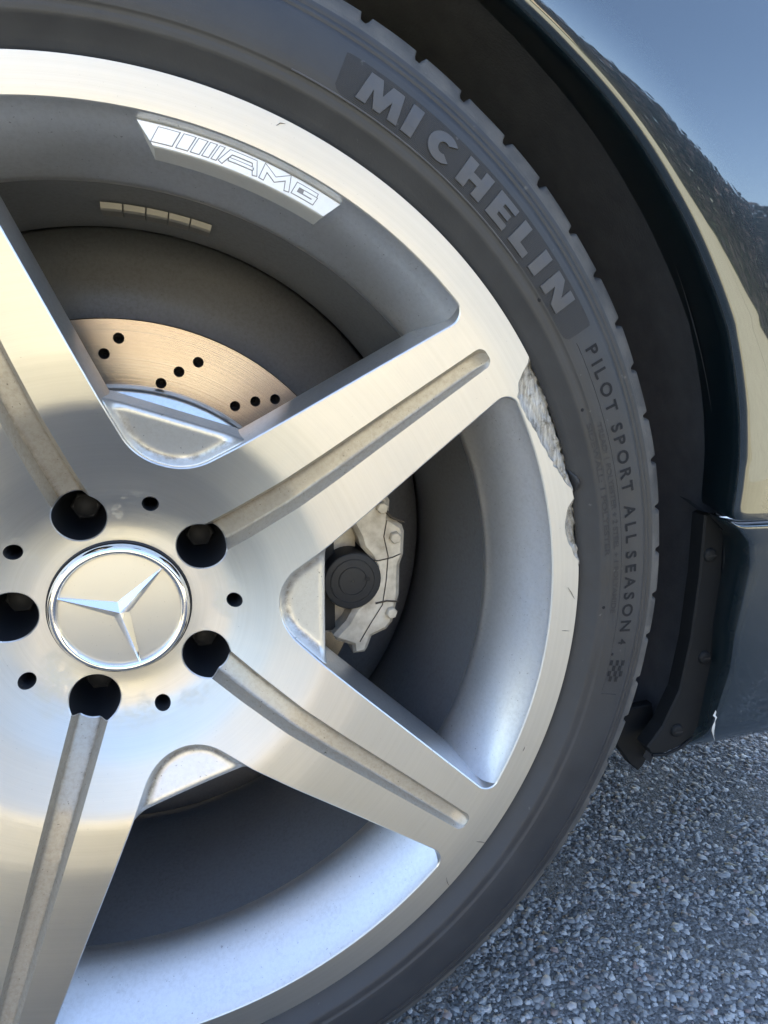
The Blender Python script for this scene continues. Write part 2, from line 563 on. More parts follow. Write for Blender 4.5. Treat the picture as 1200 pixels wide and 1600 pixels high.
def fnorm(u, v):
    r = math.hypot(u, v) + 1e-9
    s_ = float(np.interp(r, _rg, _dg))
    n = Vector((s_ * u / r, -1.0, s_ * v / r))
    n.normalize()
    return n


RL = 0.2428                                  # inner edge of the lip
C36, S36 = math.cos(R(36)), math.sin(R(36))
SL = -0.103                                  # taper of the spoke edge


def Wl(u):
    return 0.0386 + SL * (u - 0.085)


# window outline on the +v side, from the window's axis at the hub end to the lip
D0, RHO = 0.0863, 0.030
ax = np.array([C36, S36]); pp = np.array([S36, -C36])
tl = np.array([1.0, SL]) / math.hypot(1, SL)
nl = np.array([-tl[1], tl[0]])               # towards the window
Q = D0 * ax
# corner where the cross line meets the spoke edge
A = np.array([[pp[0], -tl[0]], [pp[1], -tl[1]]])
base = np.array([0.085, 0.0386])
s1, s2 = np.linalg.solve(A, base - Q)
X = Q + s1 * pp
turn = math.acos(float(np.clip(pp @ tl, -1, 1)))
tlen = RHO * math.tan(turn / 2)
p1, p2 = X - pp * tlen, X + tl * tlen
bis = (tl - pp); bis /= np.linalg.norm(bis)
cen = X + bis * (RHO / math.cos(turn / 2))
out = [Q * (1 - k / 4) + p1 * (k / 4) for k in range(4)]
b1, b2 = math.atan2(*(p1 - cen)[::-1]), math.atan2(*(p2 - cen)[::-1])
db = (b2 - b1 + math.pi) % (2 * math.pi) - math.pi
out += [cen + RHO * np.array([math.cos(b1 + db * k / 14), math.sin(b1 + db * k / 14)]) for k in range(15)]
RF = 0.0078
dL = float(nl @ base)
tt = math.sqrt((RL - RF) ** 2 - (dL + RF) ** 2)
fc = nl * (dL + RF) + tl * tt
q1 = fc - RF * nl
q2 = fc / np.linalg.norm(fc) * RL
out += [p2 * (1 - k / 40) + q1 * (k / 40) for k in range(1, 40)]
b1, b2 = math.atan2(*(q1 - fc)[::-1]), math.atan2(*(q2 - fc)[::-1])
db = (b2 - b1 + math.pi) % (2 * math.pi) - math.pi
out += [fc + RF * np.array([math.cos(b1 + db * k / 12), math.sin(b1 + db * k / 12)]) for k in range(13)]
WIN = np.array(out)
TH_T = math.atan2(q2[1], q2[0])

# groove and bolt hole
LU, LRAD = 0.056, 0.0142
GE = 0.2400


def gw(u):
    w_ = 0.0098 - 0.0248 * (u - 0.07)
    rr = 0.0042
    if u > GE - rr:
        w_ = w_ - rr + math.sqrt(max(rr * rr - (u - (GE - rr)) ** 2, 0))
    return w_


def gdep(u):
    d_ = 0.0112 + (0.0046 - 0.0112) * (u - 0.066) / (0.235 - 0.066)
    e_ = min(max((GE - u) / 0.010, 0.0), 1.0)
    return d_ * (0.12 + 0.88 * e_ * (2 - e_))


UI = LU + 0.0101
for _ in range(20):
    UI = LU + math.sqrt(LRAD ** 2 - gw(UI) ** 2)
US = [UI] + list(np.linspace(UI, GE - 0.0042, 60)[1:]) + [GE - 0.0042 + 0.0042 * math.sin(k * math.pi / 16) for k in range(1, 9)]
gup = [(u, gw(u)) for u in US]
gph = math.atan2(gw(UI), UI - LU)
lugarc = [(LU + LRAD * math.cos(a), LRAD * math.sin(a)) for a in np.linspace(gph, 2 * math.pi - gph, 44)]
KEY = gup[::-1] + lugarc[1:-1] + [(u, -v) for u, v in gup]
KEY = KEY[::-1]

# outline of one fifth of the machined face
RIN = 0.031
SR, SH = 0.0624, 0.0045
inner = [(RIN * math.cos(a), RIN * math.sin(a)) for a in np.linspace(R(-36), R(36), 25)]


def side(sign):
    pts = []
    for r_ in np.linspace(RIN, SR - SH, 10)[1:-1]:
        pts.append((r_, 0.0))
    for a in np.linspace(math.pi, 2 * math.pi, 17):
        pts.append((SR + SH * math.cos(a), SH * math.sin(a)))
    for r_ in np.linspace(SR + SH, D0, 8)[1:-1]:
        pts.append((r_, 0.0))
    P = [rot2(p, R(36)) for p in pts] + [tuple(p) for p in WIN]
    return [(u, v * sign) for u, v in P]


outer = [(RL * math.cos(a), RL * math.sin(a)) for a in np.linspace(TH_T, -TH_T, 18)[1:-1]]
SECT = inner + side(1) + outer + side(-1)[::-1]


def inside(poly, pts):
    P = np.asarray(poly); x_, y_ = pts[:, 0], pts[:, 1]
    res = np.zeros(len(pts), bool)
    x0, y0 = P[:, 0], P[:, 1]
    x1, y1 = np.roll(x0, -1), np.roll(y0, -1)
    for a, b, c_, d_ in zip(x0, y0, x1, y1):
        cond = (b > y_) != (d_ > y_)
        if b != d_:
            res ^= cond & (x_ < (c_ - a) * (y_ - b) / (d_ - b) + a)
    return res


def pdist(poly, pts, closed=True):
    P = np.asarray(poly)
    Qn = np.roll(P, -1, 0) if closed else P[1:]
    P = P if closed else P[:-1]
    best = np.full(len(pts), 9.0)
    for a, b in zip(P, Qn):
        d_ = b - a
        L2 = d_ @ d_ + 1e-18
        k = np.clip(((pts - a) @ d_) / L2, 0, 1)
        best = np.minimum(best, np.linalg.norm(pts - a - k[:, None] * d_, axis=1))
    return best


cand = []
for r_ in np.arange(RIN + .0015, RL, .0022):
    m_ = max(3, int(r_ * R(72) / .0024))
    for a in np.linspace(R(-36), R(36), m_)[1:-1]:
        cand.append((r_ * math.cos(a), r_ * math.sin(a)))
cand = np.array(cand)
ok = inside(SECT, cand) & ~inside(KEY, cand)
cand = cand[ok]
cand = cand[(pdist(SECT, cand) > .0009) & (pdist(KEY, cand) > .0009)]
pts2 = [Vector(p) for p in SECT] + [Vector(p) for p in KEY] + [Vector(p) for p in cand]
n1, n2 = len(SECT), len(KEY)
edges = [(i, (i + 1) % n1) for i in range(n1)] + [(n1 + i, n1 + (i + 1) % n2) for i in range(n2)]
cv, ce, cf, _, _, _ = delaunay_2d_cdt(pts2, edges, [], 0, 1e-7)
cv2 = np.array([(p[0], p[1]) for p in cv])
cen_ = np.array([cv2[list(f)].mean(0) for f in cf])
keep = inside(SECT, cen_) & ~inside(KEY, cen_)
CH = 0.0006                                   # broken edge of the machining

sp = MB()
fs = []
for f, k in zip(cf, keep):
    if k:
        a, b, c_ = [cv2[i] for i in f[:3]]
        cr = (b[0] - a[0]) * (c_[1] - a[1]) - (b[1] - a[1]) * (c_[0] - a[0])
        fs.append(tuple(f) if cr > 0 else tuple(f)[::-1])
sp.add([(u, yf(math.hypot(u, v)), v) for u, v in cv2], fs, M_MACH, [fnorm(u, v) for u, v in cv2])


def strip_normals(poly, closed=False):
    P = np.asarray(poly, float)
    if closed:
        t_ = np.roll(P, -1, 0) - np.roll(P, 1, 0)
    else:
        t_ = np.gradient(P, axis=0)
    t_ /= np.linalg.norm(t_, axis=1)[:, None] + 1e-12
    return np.stack([-t_[:, 1], t_[:, 0]], 1)


# window walls, both sides of the spoke
nW = strip_normals(WIN)                        # points to the window for the +v side
for sgn in (1, -1):
    def ring(off_, dep):
        res = []
        for (u, v), (a, b) in zip(WIN, nW):
            y_ = yf(math.hypot(u, v)) + dep
            res.append((u + a * off_, y_, (v + b * off_) * sgn))
        return res
    r0, r1 = ring(0, 0), ring(CH, CH * .8)
    sp.grid([r0, r1], M_SILVER, flip=sgn < 0, smooth=True)
    sp.grid([r1, ring(.0014, .006), ring(.0024, .016), ring(.0034, .032), ring(.0030, .038), ring(-.002, .044), ring(-.02, .046)], M_SILVER, flip=sgn < 0)


# groove
def gsec(u, v):
    """depth below the face inside the groove"""
    g_ = gw(u)
    d_ = gdep(u)
    k = (g_ - abs(v)) / max(g_, 1e-6)          # 0 at edge, 1 in the middle
    prof = np.interp(k, [0, .05, .36, .44, .60, 1.0], [0, .10, .90, .975, 1.0, 1.0])
    return d_ * float(prof)


def gpt(u, f):
    v = gw(u) * f
    if u < UI + .012:
        v = gw(u) * f
        u0 = LU + math.sqrt(max(LRAD ** 2 - (gw(UI) * f) ** 2, 0))
        u = u0 + (u - UI) * (UI + .012 - u0) / .012
    return (u, float(yf(math.hypot(u, v))) + gsec(u, v), v)


WALL = [0, .07, .18, .31, .36]
FLOOR = [.36, .40, .46, .55, .75, 1.0]
sp.grid([[gpt(u, 1 - k) for k in WALL] for u in US], M_GROOVE)
sp.grid([[gpt(u, -(1 - k)) for k in WALL] for u in US], M_GROOVE, flip=True)
b_ = len(sp.v)
ff = [1 - k for k in FLOOR] + [-(1 - k) for k in FLOOR[-2::-1]]
sp.grid([[gpt(u, f) for f in ff] for u in US], M_GROOVE)
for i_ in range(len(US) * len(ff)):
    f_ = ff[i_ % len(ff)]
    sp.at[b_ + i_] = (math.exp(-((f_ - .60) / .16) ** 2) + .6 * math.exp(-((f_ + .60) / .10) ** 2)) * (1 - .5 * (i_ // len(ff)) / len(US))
sp.add([(GE, float(yf(GE)), gw(GE)), (GE, float(yf(GE)), -gw(GE)), gpt(GE, -.64), gpt(GE, .64)], [(0, 1, 2, 3)], M_GROOVE, None, False)

# bolt hole bore
NB = 64
top, mid, low, bot = [], [], [], []
for k in range(NB):
    a = 2 * math.pi * k / NB
    u, v = LU + LRAD * math.cos(a), LRAD * math.sin(a)
    y_ = yf(math.hypot(u, v))
    if u > UI - 1e-5:
        y_ += gsec(max(u, UI), v)
    top.append((u, y_, v))
    mid.append((LU + (LRAD - .0006) * math.cos(a), y_ + .0007, (LRAD - .0006) * math.sin(a)))
    low.append((LU + (LRAD - .001) * math.cos(a), .084, (LRAD - .001) * math.sin(a)))
    bot.append((LU + .004 * math.cos(a), .092, .004 * math.sin(a)))
sp.grid([top, mid], M_SILVER, True, flip=True)
sp.grid([mid, low, bot], M_BORE, True, flip=True)
# two half bores of the small holes
for sgn in (1, -1):
    rws = []
    for off_, dep in ((0, 0), (-.0004, .0004), (-.0006, .03)):
        rws.append([(lambda q: (q[0], yf(math.hypot(*q)) + dep, q[1] * sgn))(rot2((SR + (SH + off_) * math.cos(a), (SH + off_) * math.sin(a)), R(36))) for a in np.linspace(math.pi, 2 * math.pi, 17)])
    sp.grid(rws, M_BORE, flip=sgn > 0)

# recessed web between this spoke and the next (window frame: s along the axis, t across)
wf = np.array([rot2(p, R(-36)) for p in WIN])
ss, tt_ = wf[:, 0], -wf[:, 1]
o_ = np.argsort(ss, kind='stable')
DCH = 0.1128
rows = []
srow = [D0 + .0006, D0 + .0012, D0 + .002, D0 + .003, D0 + .0042, D0 + .0055, D0 + .007] + list(np.linspace(D0 + .009, DCH - .0045, 14))
allp = np.concatenate([wf, wf * np.array([1, -1])])
wpoly = np.concatenate([wf[::-1], wf[1:] * np.array([1, -1])])[:]


def Tof(s_):
    return float(np.interp(s_, ss, tt_))


def wyf(s_, t_, lip):
    p_ = rot2((s_, t_), R(36))
    d_ = float(pdist(wpoly, np.array([[s_, t_]]), False)[0])
    k = min(max((d_ - .0012) / .0062, 0), 1)
    return float(yf(s_)) + .0078 - .0056 * (1 - k) ** 2 + lip - .0016 * (t_ / .04) ** 2


taus = list(-np.cos(np.linspace(0, math.pi, 31)))
for s_ in srow:
    T_ = max(Tof(s_) - .0006, .001)
    rows.append([(lambda p_: (p_[0], wyf(s_, T_ * ta, 0), p_[1]))(rot2((s_, T_ * ta), R(36))) for ta in taus])
for k in range(1, 9):
    a = math.pi / 2 * k / 8
    s_ = DCH - .0045 + .0045 * math.sin(a)
    T_ = Tof(s_) - .0006
    rows.append([(lambda p_: (p_[0], wyf(s_, T_ * ta, .0045 * (1 - math.cos(a))), p_[1]))(rot2((s_, T_ * ta), R(36))) for ta in taus])
for dd, ds in ((.012, .0008), (.026, .002)):
    s_ = DCH + ds
    T_ = Tof(s_) + .001
    rows.append([(lambda p_: (p_[0], float(yf(DCH)) + .0078 + .0045 + dd, p_[1]))(rot2((s_, T_ * ta), R(36))) for ta in taus])
b_ = len(sp.v)
sp.grid(rows, M_POCKET, flip=True)
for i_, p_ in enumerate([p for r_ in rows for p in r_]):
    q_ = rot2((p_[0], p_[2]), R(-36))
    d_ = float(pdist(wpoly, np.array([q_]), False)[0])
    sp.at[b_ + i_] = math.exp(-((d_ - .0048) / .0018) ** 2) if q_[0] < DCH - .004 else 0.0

# ---- wheel body: lip, barrel
wh = MB()
NA = 1440
ANG = np.arange(NA) * 2 * math.pi / NA
jr = np.random.default_rng(3)
jag = np.interp(np.arange(NA), np.arange(0, NA, 2), jr.normal(0, .00035, NA // 2))
deg = np.degrees((ANG + math.pi) % (2 * math.pi) - math.pi)
REDGE = 0.2586
gx = [-180, 3.9, 4.7, 5.5, 6.5, 7.5, 8.9, 10.5, 12.0, 12.9, 13.3, 14.1, 15.7, 18, 21, 24, 26.9, 28.4, 29.6, 30.6, 31.3, 31.9, 180]
gr = [.2586, .2586, .2572, .2556, .2545, .2522, .2509, .2516, .2545, .2576, .2584, .2584, .2544, .2510, .2476, .2450, .2433, .2440, .2463, .2505, .2555, .2586, .2586]
REND = np.interp(deg, gx, gr)
REND = np.where(REND < REDGE - 1e-4, np.clip(REND + jag, .2432, REDGE), REND)
rows, nrm = [], []
for k in range(9):
    rr = RL + (REND - RL) * (k / 8)
    rows.append([(r_ * math.cos(a), float(yf(r_)), r_ * math.sin(a)) for r_, a in zip(rr, ANG)])
    nrm += [fnorm(r_ * math.cos(a), r_ * math.sin(a)) for r_, a in zip(rr, ANG)]
wh.grid(rows, M_MACH, True, normals=nrm, flip=True)
# rolled outer edge of the flange, pushed back where the kerb has eaten it
dmg = np.clip((REDGE - REND) / .006, 0, 1)
rows = [[(( REDGE - .004 * d_ * 0) * math.cos(a), float(yf(REDGE)) + .0024 * d_, REDGE * math.sin(a)) for d_, a in zip(dmg, ANG)]]
for rr, yy in ((.2592, .0008), (.2597, .0022), (.2598, .005), (.2592, .014), (.2570, .016)):
    rows.append([(rr * math.cos(a), yy + .0020 * d_ * (yy < .004), rr * math.sin(a)) for d_, a in zip(dmg, ANG)])
wh.grid(rows, M_MACH, True, flip=True)
revolve(wh, [(RL, float(yf(RL))), (RL - .0007, .0007)], M_MACH, 720)
prof = [(RL - .0007, .0007), (.2405, .0045), (.2372, .0100), (.2325, .0185), (.2275, .0285), (.2235, .0375), (.2215, .0430), (.2207, .0462), (.2210, .0490), (.2216, .052)]
revolve(wh, prof, M_SILVER, 360)
prof = [(.2216, .052), (.2212, .058), (.2190, .075), (.2140, .100), (.2130, .120), (.2160, .150), (.2230, .185), (.2290, .205), (.2420, .215), (.2560, .225), (.2595, .232)]
revolve(wh, prof, M_BARREL, 300)
# back of the hub
revolve(wh, [(.078, .060), (.085, .085), (.080, .100), (.02, .100)], M_BORE, 96)
wheel = wh.build('alloy_wheel', car, (0, 0, HZ))
tag(wheel, 'silver alloy wheel with a bright machined face and kerb-scraped lip')
sp_o = sp.build('spoke', wheel, rot=(0, -A0, 0))
for k in range(1, 5):
    c_ = sp_o.copy()
    COL.objects.link(c_)
    c_.parent = wheel
    c_.rotation_euler = (0, -(A0 - R(72) * k), 0)

# kerb damage
kd = MB()
hn = np.random.default_rng(11)


def n1(x_, seed):
    r_ = np.random.default_rng(seed)
    tb = r_.normal(0, 1, 4096)
    i = np.floor(x_).astype(int) % 4096
    f = x_ - np.floor(x_)
    f = f * f * (3 - 2 * f)
    return tb[i] * (1 - f) + tb[(i + 1) % 4096] * f


for lo, hi in ((4.0, 13.1), (14.0, 31.9)):
    idx = [i for i in range(-60, 200) if lo <= i * 360.0 / NA <= hi]
    rows = []
    for k in range(15):
        f = k / 14
        row = []
        for i in idx:
            a = ANG[i]
            ri, d_ = REND[i], dmg[i]
            ro_ = REDGE + .0004 + .0005 * float(n1(np.array(i * 0.55), 5)) * d_
            r_ = ri + (ro_ - ri) * f
            x_, z_ = r_ * math.cos(a), r_ * math.sin(a)
            w1 = float(n1(np.array((x_ * 1.0 + z_ * .55) * 520.0 + 900), 21))
            w2 = float(n1(np.array((x_ * .9 + z_ * .7) * 1500.0 + 900), 22))
            bite = min(1.0, f * 5) * d_
            y_ = float(yf(ri)) + .0024 * d_ * f ** 1.2 + .0007 * d_ * min(1.0, f * 6) + bite * (.00055 * w1 + .00022 * w2)
            if k == 0:
                y_ = float(yf(ri)) - .0001
            row.append((x_, y_, z_))
        rows.append(row)
    rows.append([(p[0] * 1.0012, p[1] + .004, p[2] * 1.0012) for p in rows[-1]])
    kd.grid(rows, M_SCRAPE, flip=True)
tag(kd.build('kerb_damage', wheel), 'ragged kerb scrape biting into the wheel lip')
# thin scratches and a few bristles on the lip
sc = MB()


def face_pt(x_, z_, h=-.0002):
    return (x_, float(yf(math.hypot(x_, z_))) + h, z_)


def pix(px, py, y):
    """point of the plane y = const behind a pixel of the photograph (used once, to place small marks)"""
    f = 1086.47
    cp, sp_ = math.cos(R(13.08)), math.sin(R(13.08))
    cyw, syw = math.cos(R(-16.546)), math.sin(R(-16.546))
    fw = Vector((-syw * cp, cyw * cp, -sp_))
    rt = Vector((cyw, syw, 0))
    up = rt.cross(fw)
    d_ = fw + rt * ((px - 600) / f) - up * ((py - 800) / f)
    k = (y + .3438) / d_.y
    return Vector((.0368, -.3438, .1406)) + d_ * k


def mark(points, rad, y=-.0015):
    P = [pix(a, b, y) for a, b in points]
    return [face_pt(p.x, p.z) for p in P]


for L in ([(745, 1316), (752, 1316), (760, 1317)], [(698, 1372), (699, 1379), (702, 1384)], [(888, 918), (893, 926), (898, 936)],
          [(879, 986), (884, 986), (890, 986)], [(818, 1175), (820, 1171), (821, 1168)], [(432, 196), (438, 192), (446, 193)]):
    sc = MB()
    sc.tube(mark(L, .0002), [.00008, .0002, .00006], M_SCRATCH, 5)
    sc.build('scratch', wheel)

# bolts down the holes
bb = MB()
hexp = [(.0085 * math.cos(R(60 * k)), .0085 * math.sin(R(60 * k))) for k in range(6)]
bb.prism(hexp, .079, .09, M_BOLT, .0012)
revolve(bb, [(.0001, .0770), (.004, .0773), (.0065, .0792)], M_BOLT, 24)
b0 = None
for k in range(5):
    a = A0 - R(72) * k
    if b0 is None:
        b0 = bb.build('lug_bolt', wheel)
        o = b0
    else:
        o = b0.copy(); COL.objects.link(o); o.parent = wheel
    o.location = (LU * math.cos(a), 0, LU * math.sin(a))

# centre cap: disc, chrome ring, three-pointed star
YC = 0.0500
mb = MB()
revolve(mb, [(.0001, YC - .0030), (.012, YC - .0029), (.024, YC - .0025), (.0330, YC - .0020)], M_CAP, 96)
mb.build('centre_cap', wheel)
mb = MB()
revolve(mb, [(.0318, YC - .0008), (.0320, YC - .0026), (.0327, YC - .0042), (.0338, YC - .0050), (.0352, YC - .0049), (.0364, YC - .0040), (.0373, YC - .0022), (.0377, YC + .0006), (.0378, YC + .003)], M_CHROME, 160)
revolve(mb, [(.0378, YC + .003), (.0379, YC + .0008), (.0385, YC + .0006), (.0389, YC + .004)], M_BORE, 96)
mb.build('cap_ring', wheel)
mb = MB()
for td in (162.1, 43.4, -75.6):
    a = R(td)
    d_ = Vector((math.cos(a), 0, math.sin(a)))
    n_ = Vector((-math.sin(a), 0, math.cos(a)))
    L_, w_ = .0334, .0044
    b_ = Vector((0, YC, 0))
    apex = b_ + Vector((0, -.0074, 0))
    tip = b_ + d_ * L_ + Vector((0, -.0042, 0))
    tipf = b_ + d_ * L_ + Vector((0, -.0020, 0))
    j1 = b_ + d_ * .0026 + n_ * w_ + Vector((0, -.0028, 0))
    j2 = b_ + d_ * .0026 - n_ * w_ + Vector((0, -.0028, 0))
    for j, s_ in ((j1, 1), (j2, -1)):
        e = j + Vector((0, .003, 0))
        te = tip + Vector((0, .004, 0)) + n_ * (.0003 * s_)
        tk = tip + n_ * (.0003 * s_) + Vector((0, .0004, 0))
        v_ = [apex, tip, tk, j, te, e]
        f_ = [(0, 1, 2, 3), (3, 2, 4, 5)]
        mb.add(v_, [q if s_ > 0 else q[::-1] for q in f_], M_CHROME, None, False)
mb.build('cap_star', wheel)

# sticky weights inside the barrel
for k in range(5):
    a1, a2 = R(88.6 - 3.1 * k), R(88.6 - 3.1 * k - 2.9)
    mb = MB()
    rws = []
    for r_, y_ in ((.2175, .0785), (.2145, .079), (.2135, .080), (.2130, .093), (.2138, .094), (.2165, .0945)):
        rws.append([(r_ * math.cos(a), y_, r_ * math.sin(a)) for a in np.linspace(a1, a2, 5)])
    mb.grid(rws, M_WEIGHT, smooth=False)
    mb.build('wheel_weight', wheel)

# raised badge below the lip
BY = .0035


def arcpt(th, r_, y_):
    return (r_ * math.cos(th), y_, r_ * math.sin(th))


bd = MB()
nb = 40
o_top = [(R(83.2 + (60.4 - 83.2) * k / nb), .2398) for k in range(nb + 1)]
o_bot = [(R(81.3 + (61.6 - 81.3) * k / nb), .2302) for k in range(nb + 1)]
rws = []
for f, y_ in ((0.0, BY + .022), (0.0, BY + .0008), (.05, BY), (.95, BY), (1.0, BY + .0008), (1.03, BY + .004), (1.06, BY + .026)):
    rws.append([arcpt(a[0] + (b[0] - a[0]) * f, a[1] + (b[1] - a[1]) * f, y_ + .0) for a, b in zip(o_top, o_bot)])
bd.grid(rws, M_BADGE, smooth=False)
for e in (0, nb):
    bd.add([r_[e] for r_ in rws], [(0, 1, 5, 6), (1, 2, 3, 5), (3, 4, 5)], M_BADGE, None, False)
badge = bd.build('badge', wheel)
tag(badge, 'raised silver badge reading AMG with slanted bars')


def strokes(poly_list, mapf, m, name, parent, h=None, sub=3):
    """flat lettering: polygons in letter space mapped on the surface as thin tiles"""
    mb = MB()
    for poly in poly_list:
        P = []
        n = len(poly)
        for i in range(n):
            a, b = np.array(poly[i]), np.array(poly[(i + 1) % n])
            for k in range(sub):
                P.append(a + (b - a) * k / sub)
        front = [mapf(p[0], p[1], 0.0) for p in P]
        back = [mapf(p[0], p[1], 1.0) for p in P]
        n = len(P)
        area = sum(P[i][0] * P[(i + 1) % n][1] - P[(i + 1) % n][0] * P[i][1] for i in range(n))
        cdt = delaunay_2d_cdt([Vector(p) for p in P], [(i, (i + 1) % n) for i in range(n)], [], 1, 1e-6)
        mb.add([mapf(v[0], v[1], 0.0) for v in cdt[0]], [tuple(f) for f in cdt[2]], m, None, False)
        mb.add(front + back, [(i, (i + 1) % n, n + (i + 1) % n, n + i) for i in range(n)], m, None, False)
    return mb.build(name, parent)


def thick(path, w_):
    """open polyline -> outlined stroke polygon"""
    P = np.array(path, float)
    n = len(P)
    L_, Rr = [], []
    for i in range(n):
        if i == 0:
            d_ = P[1] - P[0]; d_ /= np.linalg.norm(d_); nn = np.array([-d_[1], d_[0]]); k = 1.0
        elif i == n - 1:
            d_ = P[-1] - P[-2]; d_ /= np.linalg.norm(d_); nn = np.array([-d_[1], d_[0]]); k = 1.0
        else:
            a = P[i] - P[i - 1]; a /= np.linalg.norm(a)
            b = P[i + 1] - P[i]; b /= np.linalg.norm(b)
            na, nb_ = np.array([-a[1], a[0]]), np.array([-b[1], b[0]])
            nn = na + nb_; nn /= np.linalg.norm(nn); k = min(1.0 / max(nn @ na, .35), 2.2)
        L_.append(P[i] + nn * w_ / 2 * k); Rr.append(P[i] - nn * w_ / 2 * k)
    return [tuple(p) for p in L_ + Rr[::-1]]


# badge lettering (x in mm along the badge, y in mm up)
BR = .2352


def bmap(lift):
    def f(x_, y_, back):
        th = R(72.0) - (x_ * .001) / BR
        return arcpt(th, BR + y_ * .001, BY - lift + back * .0006)
    return f


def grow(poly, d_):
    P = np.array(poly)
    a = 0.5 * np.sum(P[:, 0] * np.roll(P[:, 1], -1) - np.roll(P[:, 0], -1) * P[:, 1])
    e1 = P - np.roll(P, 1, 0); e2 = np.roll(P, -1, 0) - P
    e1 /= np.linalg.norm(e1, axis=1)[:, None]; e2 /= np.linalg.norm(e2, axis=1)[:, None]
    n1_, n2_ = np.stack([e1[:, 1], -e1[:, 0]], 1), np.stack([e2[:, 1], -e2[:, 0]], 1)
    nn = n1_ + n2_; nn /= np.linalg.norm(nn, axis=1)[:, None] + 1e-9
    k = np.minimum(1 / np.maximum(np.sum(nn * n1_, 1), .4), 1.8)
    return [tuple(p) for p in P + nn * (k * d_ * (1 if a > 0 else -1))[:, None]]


h_ = 3.05
glyphs = []
glyphs.append([(-33.5, -h_), (-26.3, -h_), (-24.2, h_), (-31.4, h_)][:4])
xx = -24.6
for wd in (3.9, 2.9, 2.1, 1.5):
    glyphs.append([(xx, -h_), (xx + wd, -h_), (xx + wd + 2.1, h_), (xx + 2.1, h_)])
    xx += wd + 1.35
glyphs.append(thick([(-8.4, -h_ + .0), (-5.3, h_ - .7), (3.6, h_ - .7), (4.9, -h_)], 1.45))
glyphs.append(thick([(-5.6, -.75), (4.0, -.75)], 1.1))
glyphs.append(thick([(7.6, -h_), (8.2, h_ - .9), (12.6, -.9), (17.0, h_ - .7), (18.0, -h_)], 1.6))
glyphs.append(thick([(29.4, 1.9), (21.4, 1.9), (20.9, -1.9), (28.6, -1.9), (28.9, .1), (24.2, .1)], 1.4))
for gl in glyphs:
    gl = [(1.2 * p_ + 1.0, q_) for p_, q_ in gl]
    d_ = strokes([grow(gl, .42)], bmap(.00008), M_LETTER_SHADE, 'badge_letter_shade', wheel)  # wider tile below each letter: painted shadow, as of recessed letter walls
    strokes([gl], bmap(.00035), M_BADGE, 'badge_letter', wheel)

# ---- tyre
ty = MB()
TP = [(.2580, .0075), (.2600, .0046), (.2615, .0026), (.2640, .0008), (.2680, -.0022), (.2703, -.0042), (.2712, -.0050), (.2722, -.0054), (.2745, -.0056), (.2766, -.0058),
      (.2769, -.0063), (.2775, -.0065), (.2820, -.0069), (.2880, -.0070), (.2940, -.0066), (.2985, -.0058), (.3008, -.0052), (.3013, -.0044), (.3019, -.0043), (.3024, -.0047),
      (.3042, -.0040), (.3047, -.0032), (.3053, -.0031), (.3058, -.0034), (.3085, -.0022), (.3120, -.0004), (.3150, .0014), (.3172, .0030), (.3188, .0048), (.3200, .0072), (.3210, .0105),
      (.3222, .0160), (.3236, .0260), (.3244, .0400), (.3246, .0480), (.3180, .0486), (.3180, .0560), (.3247, .0566), (.3250, .0850), (.3185, .0856), (.3185, .0960), (.3251, .0966),
      (.3251, .1400), (.3185, .1406), (.3185, .1510), (.3249, .1516), (.3244, .1950), (.3215, .2150), (.3150, .2270), (.2950, .2370), (.2700, .2330), (.2590, .2290)]
NT_ = 70 * 24
ang = np.arange(NT_) * 2 * np.pi / NT_
dg = np.degrees(ang)
per = 360.0 / 35
ph = (dg - 49.9) % per
n_a = np.abs((ph + per / 2) % per - per / 2)
n_b = np.abs(ph - per / 2 - .18)
dn = np.minimum(n_a, n_b)
notch = np.clip((.46 - dn) / .22, 0, 1)
rows = []
for r_, y_ in TP:
    k_r, k_y = 0.0, 0.0
    if .3140 < r_ and y_ < .0470:
        k_r = np.interp(r_, [.3140, .3172, .3200], [0.0, .0022, .0052]) if y_ < .008 else .0058
        k_y = np.interp(r_, [.3140, .3172, .3200], [.0004, .0034, .0050]) if y_ < .008 else 0
    wob = .00025 * np.sin(ang * 23 + y_ * 400) * (r_ > .316)
    rr = r_ - notch * k_r + wob
    yy = y_ + notch * k_y
    rows.append(list(zip(rr * np.cos(ang), yy, rr * np.sin(ang))))
k0 = 24
ty.grid(rows[:k0 + 1], M_RUBBER, True, flip=True)
ty.grid(rows[k0:], M_TREAD, True, flip=True)
tyre = ty.build('tyre', car, (0, 0, HZ))
tag(tyre, 'black low-profile tyre with raised lettering and worn shoulder')
_tpr = np.array([p[0] for p in TP[:30]]); _tpy = np.array([p[1] for p in TP[:30]])


def tyre_pt(th, r_, h):
    return (r_ * math.cos(th), float(np.interp(r_, _tpr, _tpy)) - h, r_ * math.sin(th))


# dark ribbed band behind the big letters
mb = MB()
rws = []
for f in np.linspace(0, 1, 15):
    row = []
    for k in range(121):
        td = 66.0 + (31.4 - 66.0) * k / 120
        lo, hi = .2778, .2957
        e = max(0.0, (td - 64.6) / 1.4, (32.8 - td) / 1.4)
        ro_ = .0030 * (1 - math.sqrt(max(0, 1 - e * e)))
        row.append(tyre_pt(R(td), lo + ro_ * (1.0 if td < 40 else 1.0) + (hi - lo - ro_ * 1.2) * f, .00012))
    rws.append(row)
mb.grid(rws, M_BAND, flip=False)
mb.build('lettering_band', tyre)
# thin moulded line under the band
mb = MB()
mb.tube([tyre_pt(R(70 - k * .5), .2771 + .0 * k, .0001) for k in range(58)], .00045, M_LETTER, 6)
mb.build('moulded_line', tyre)


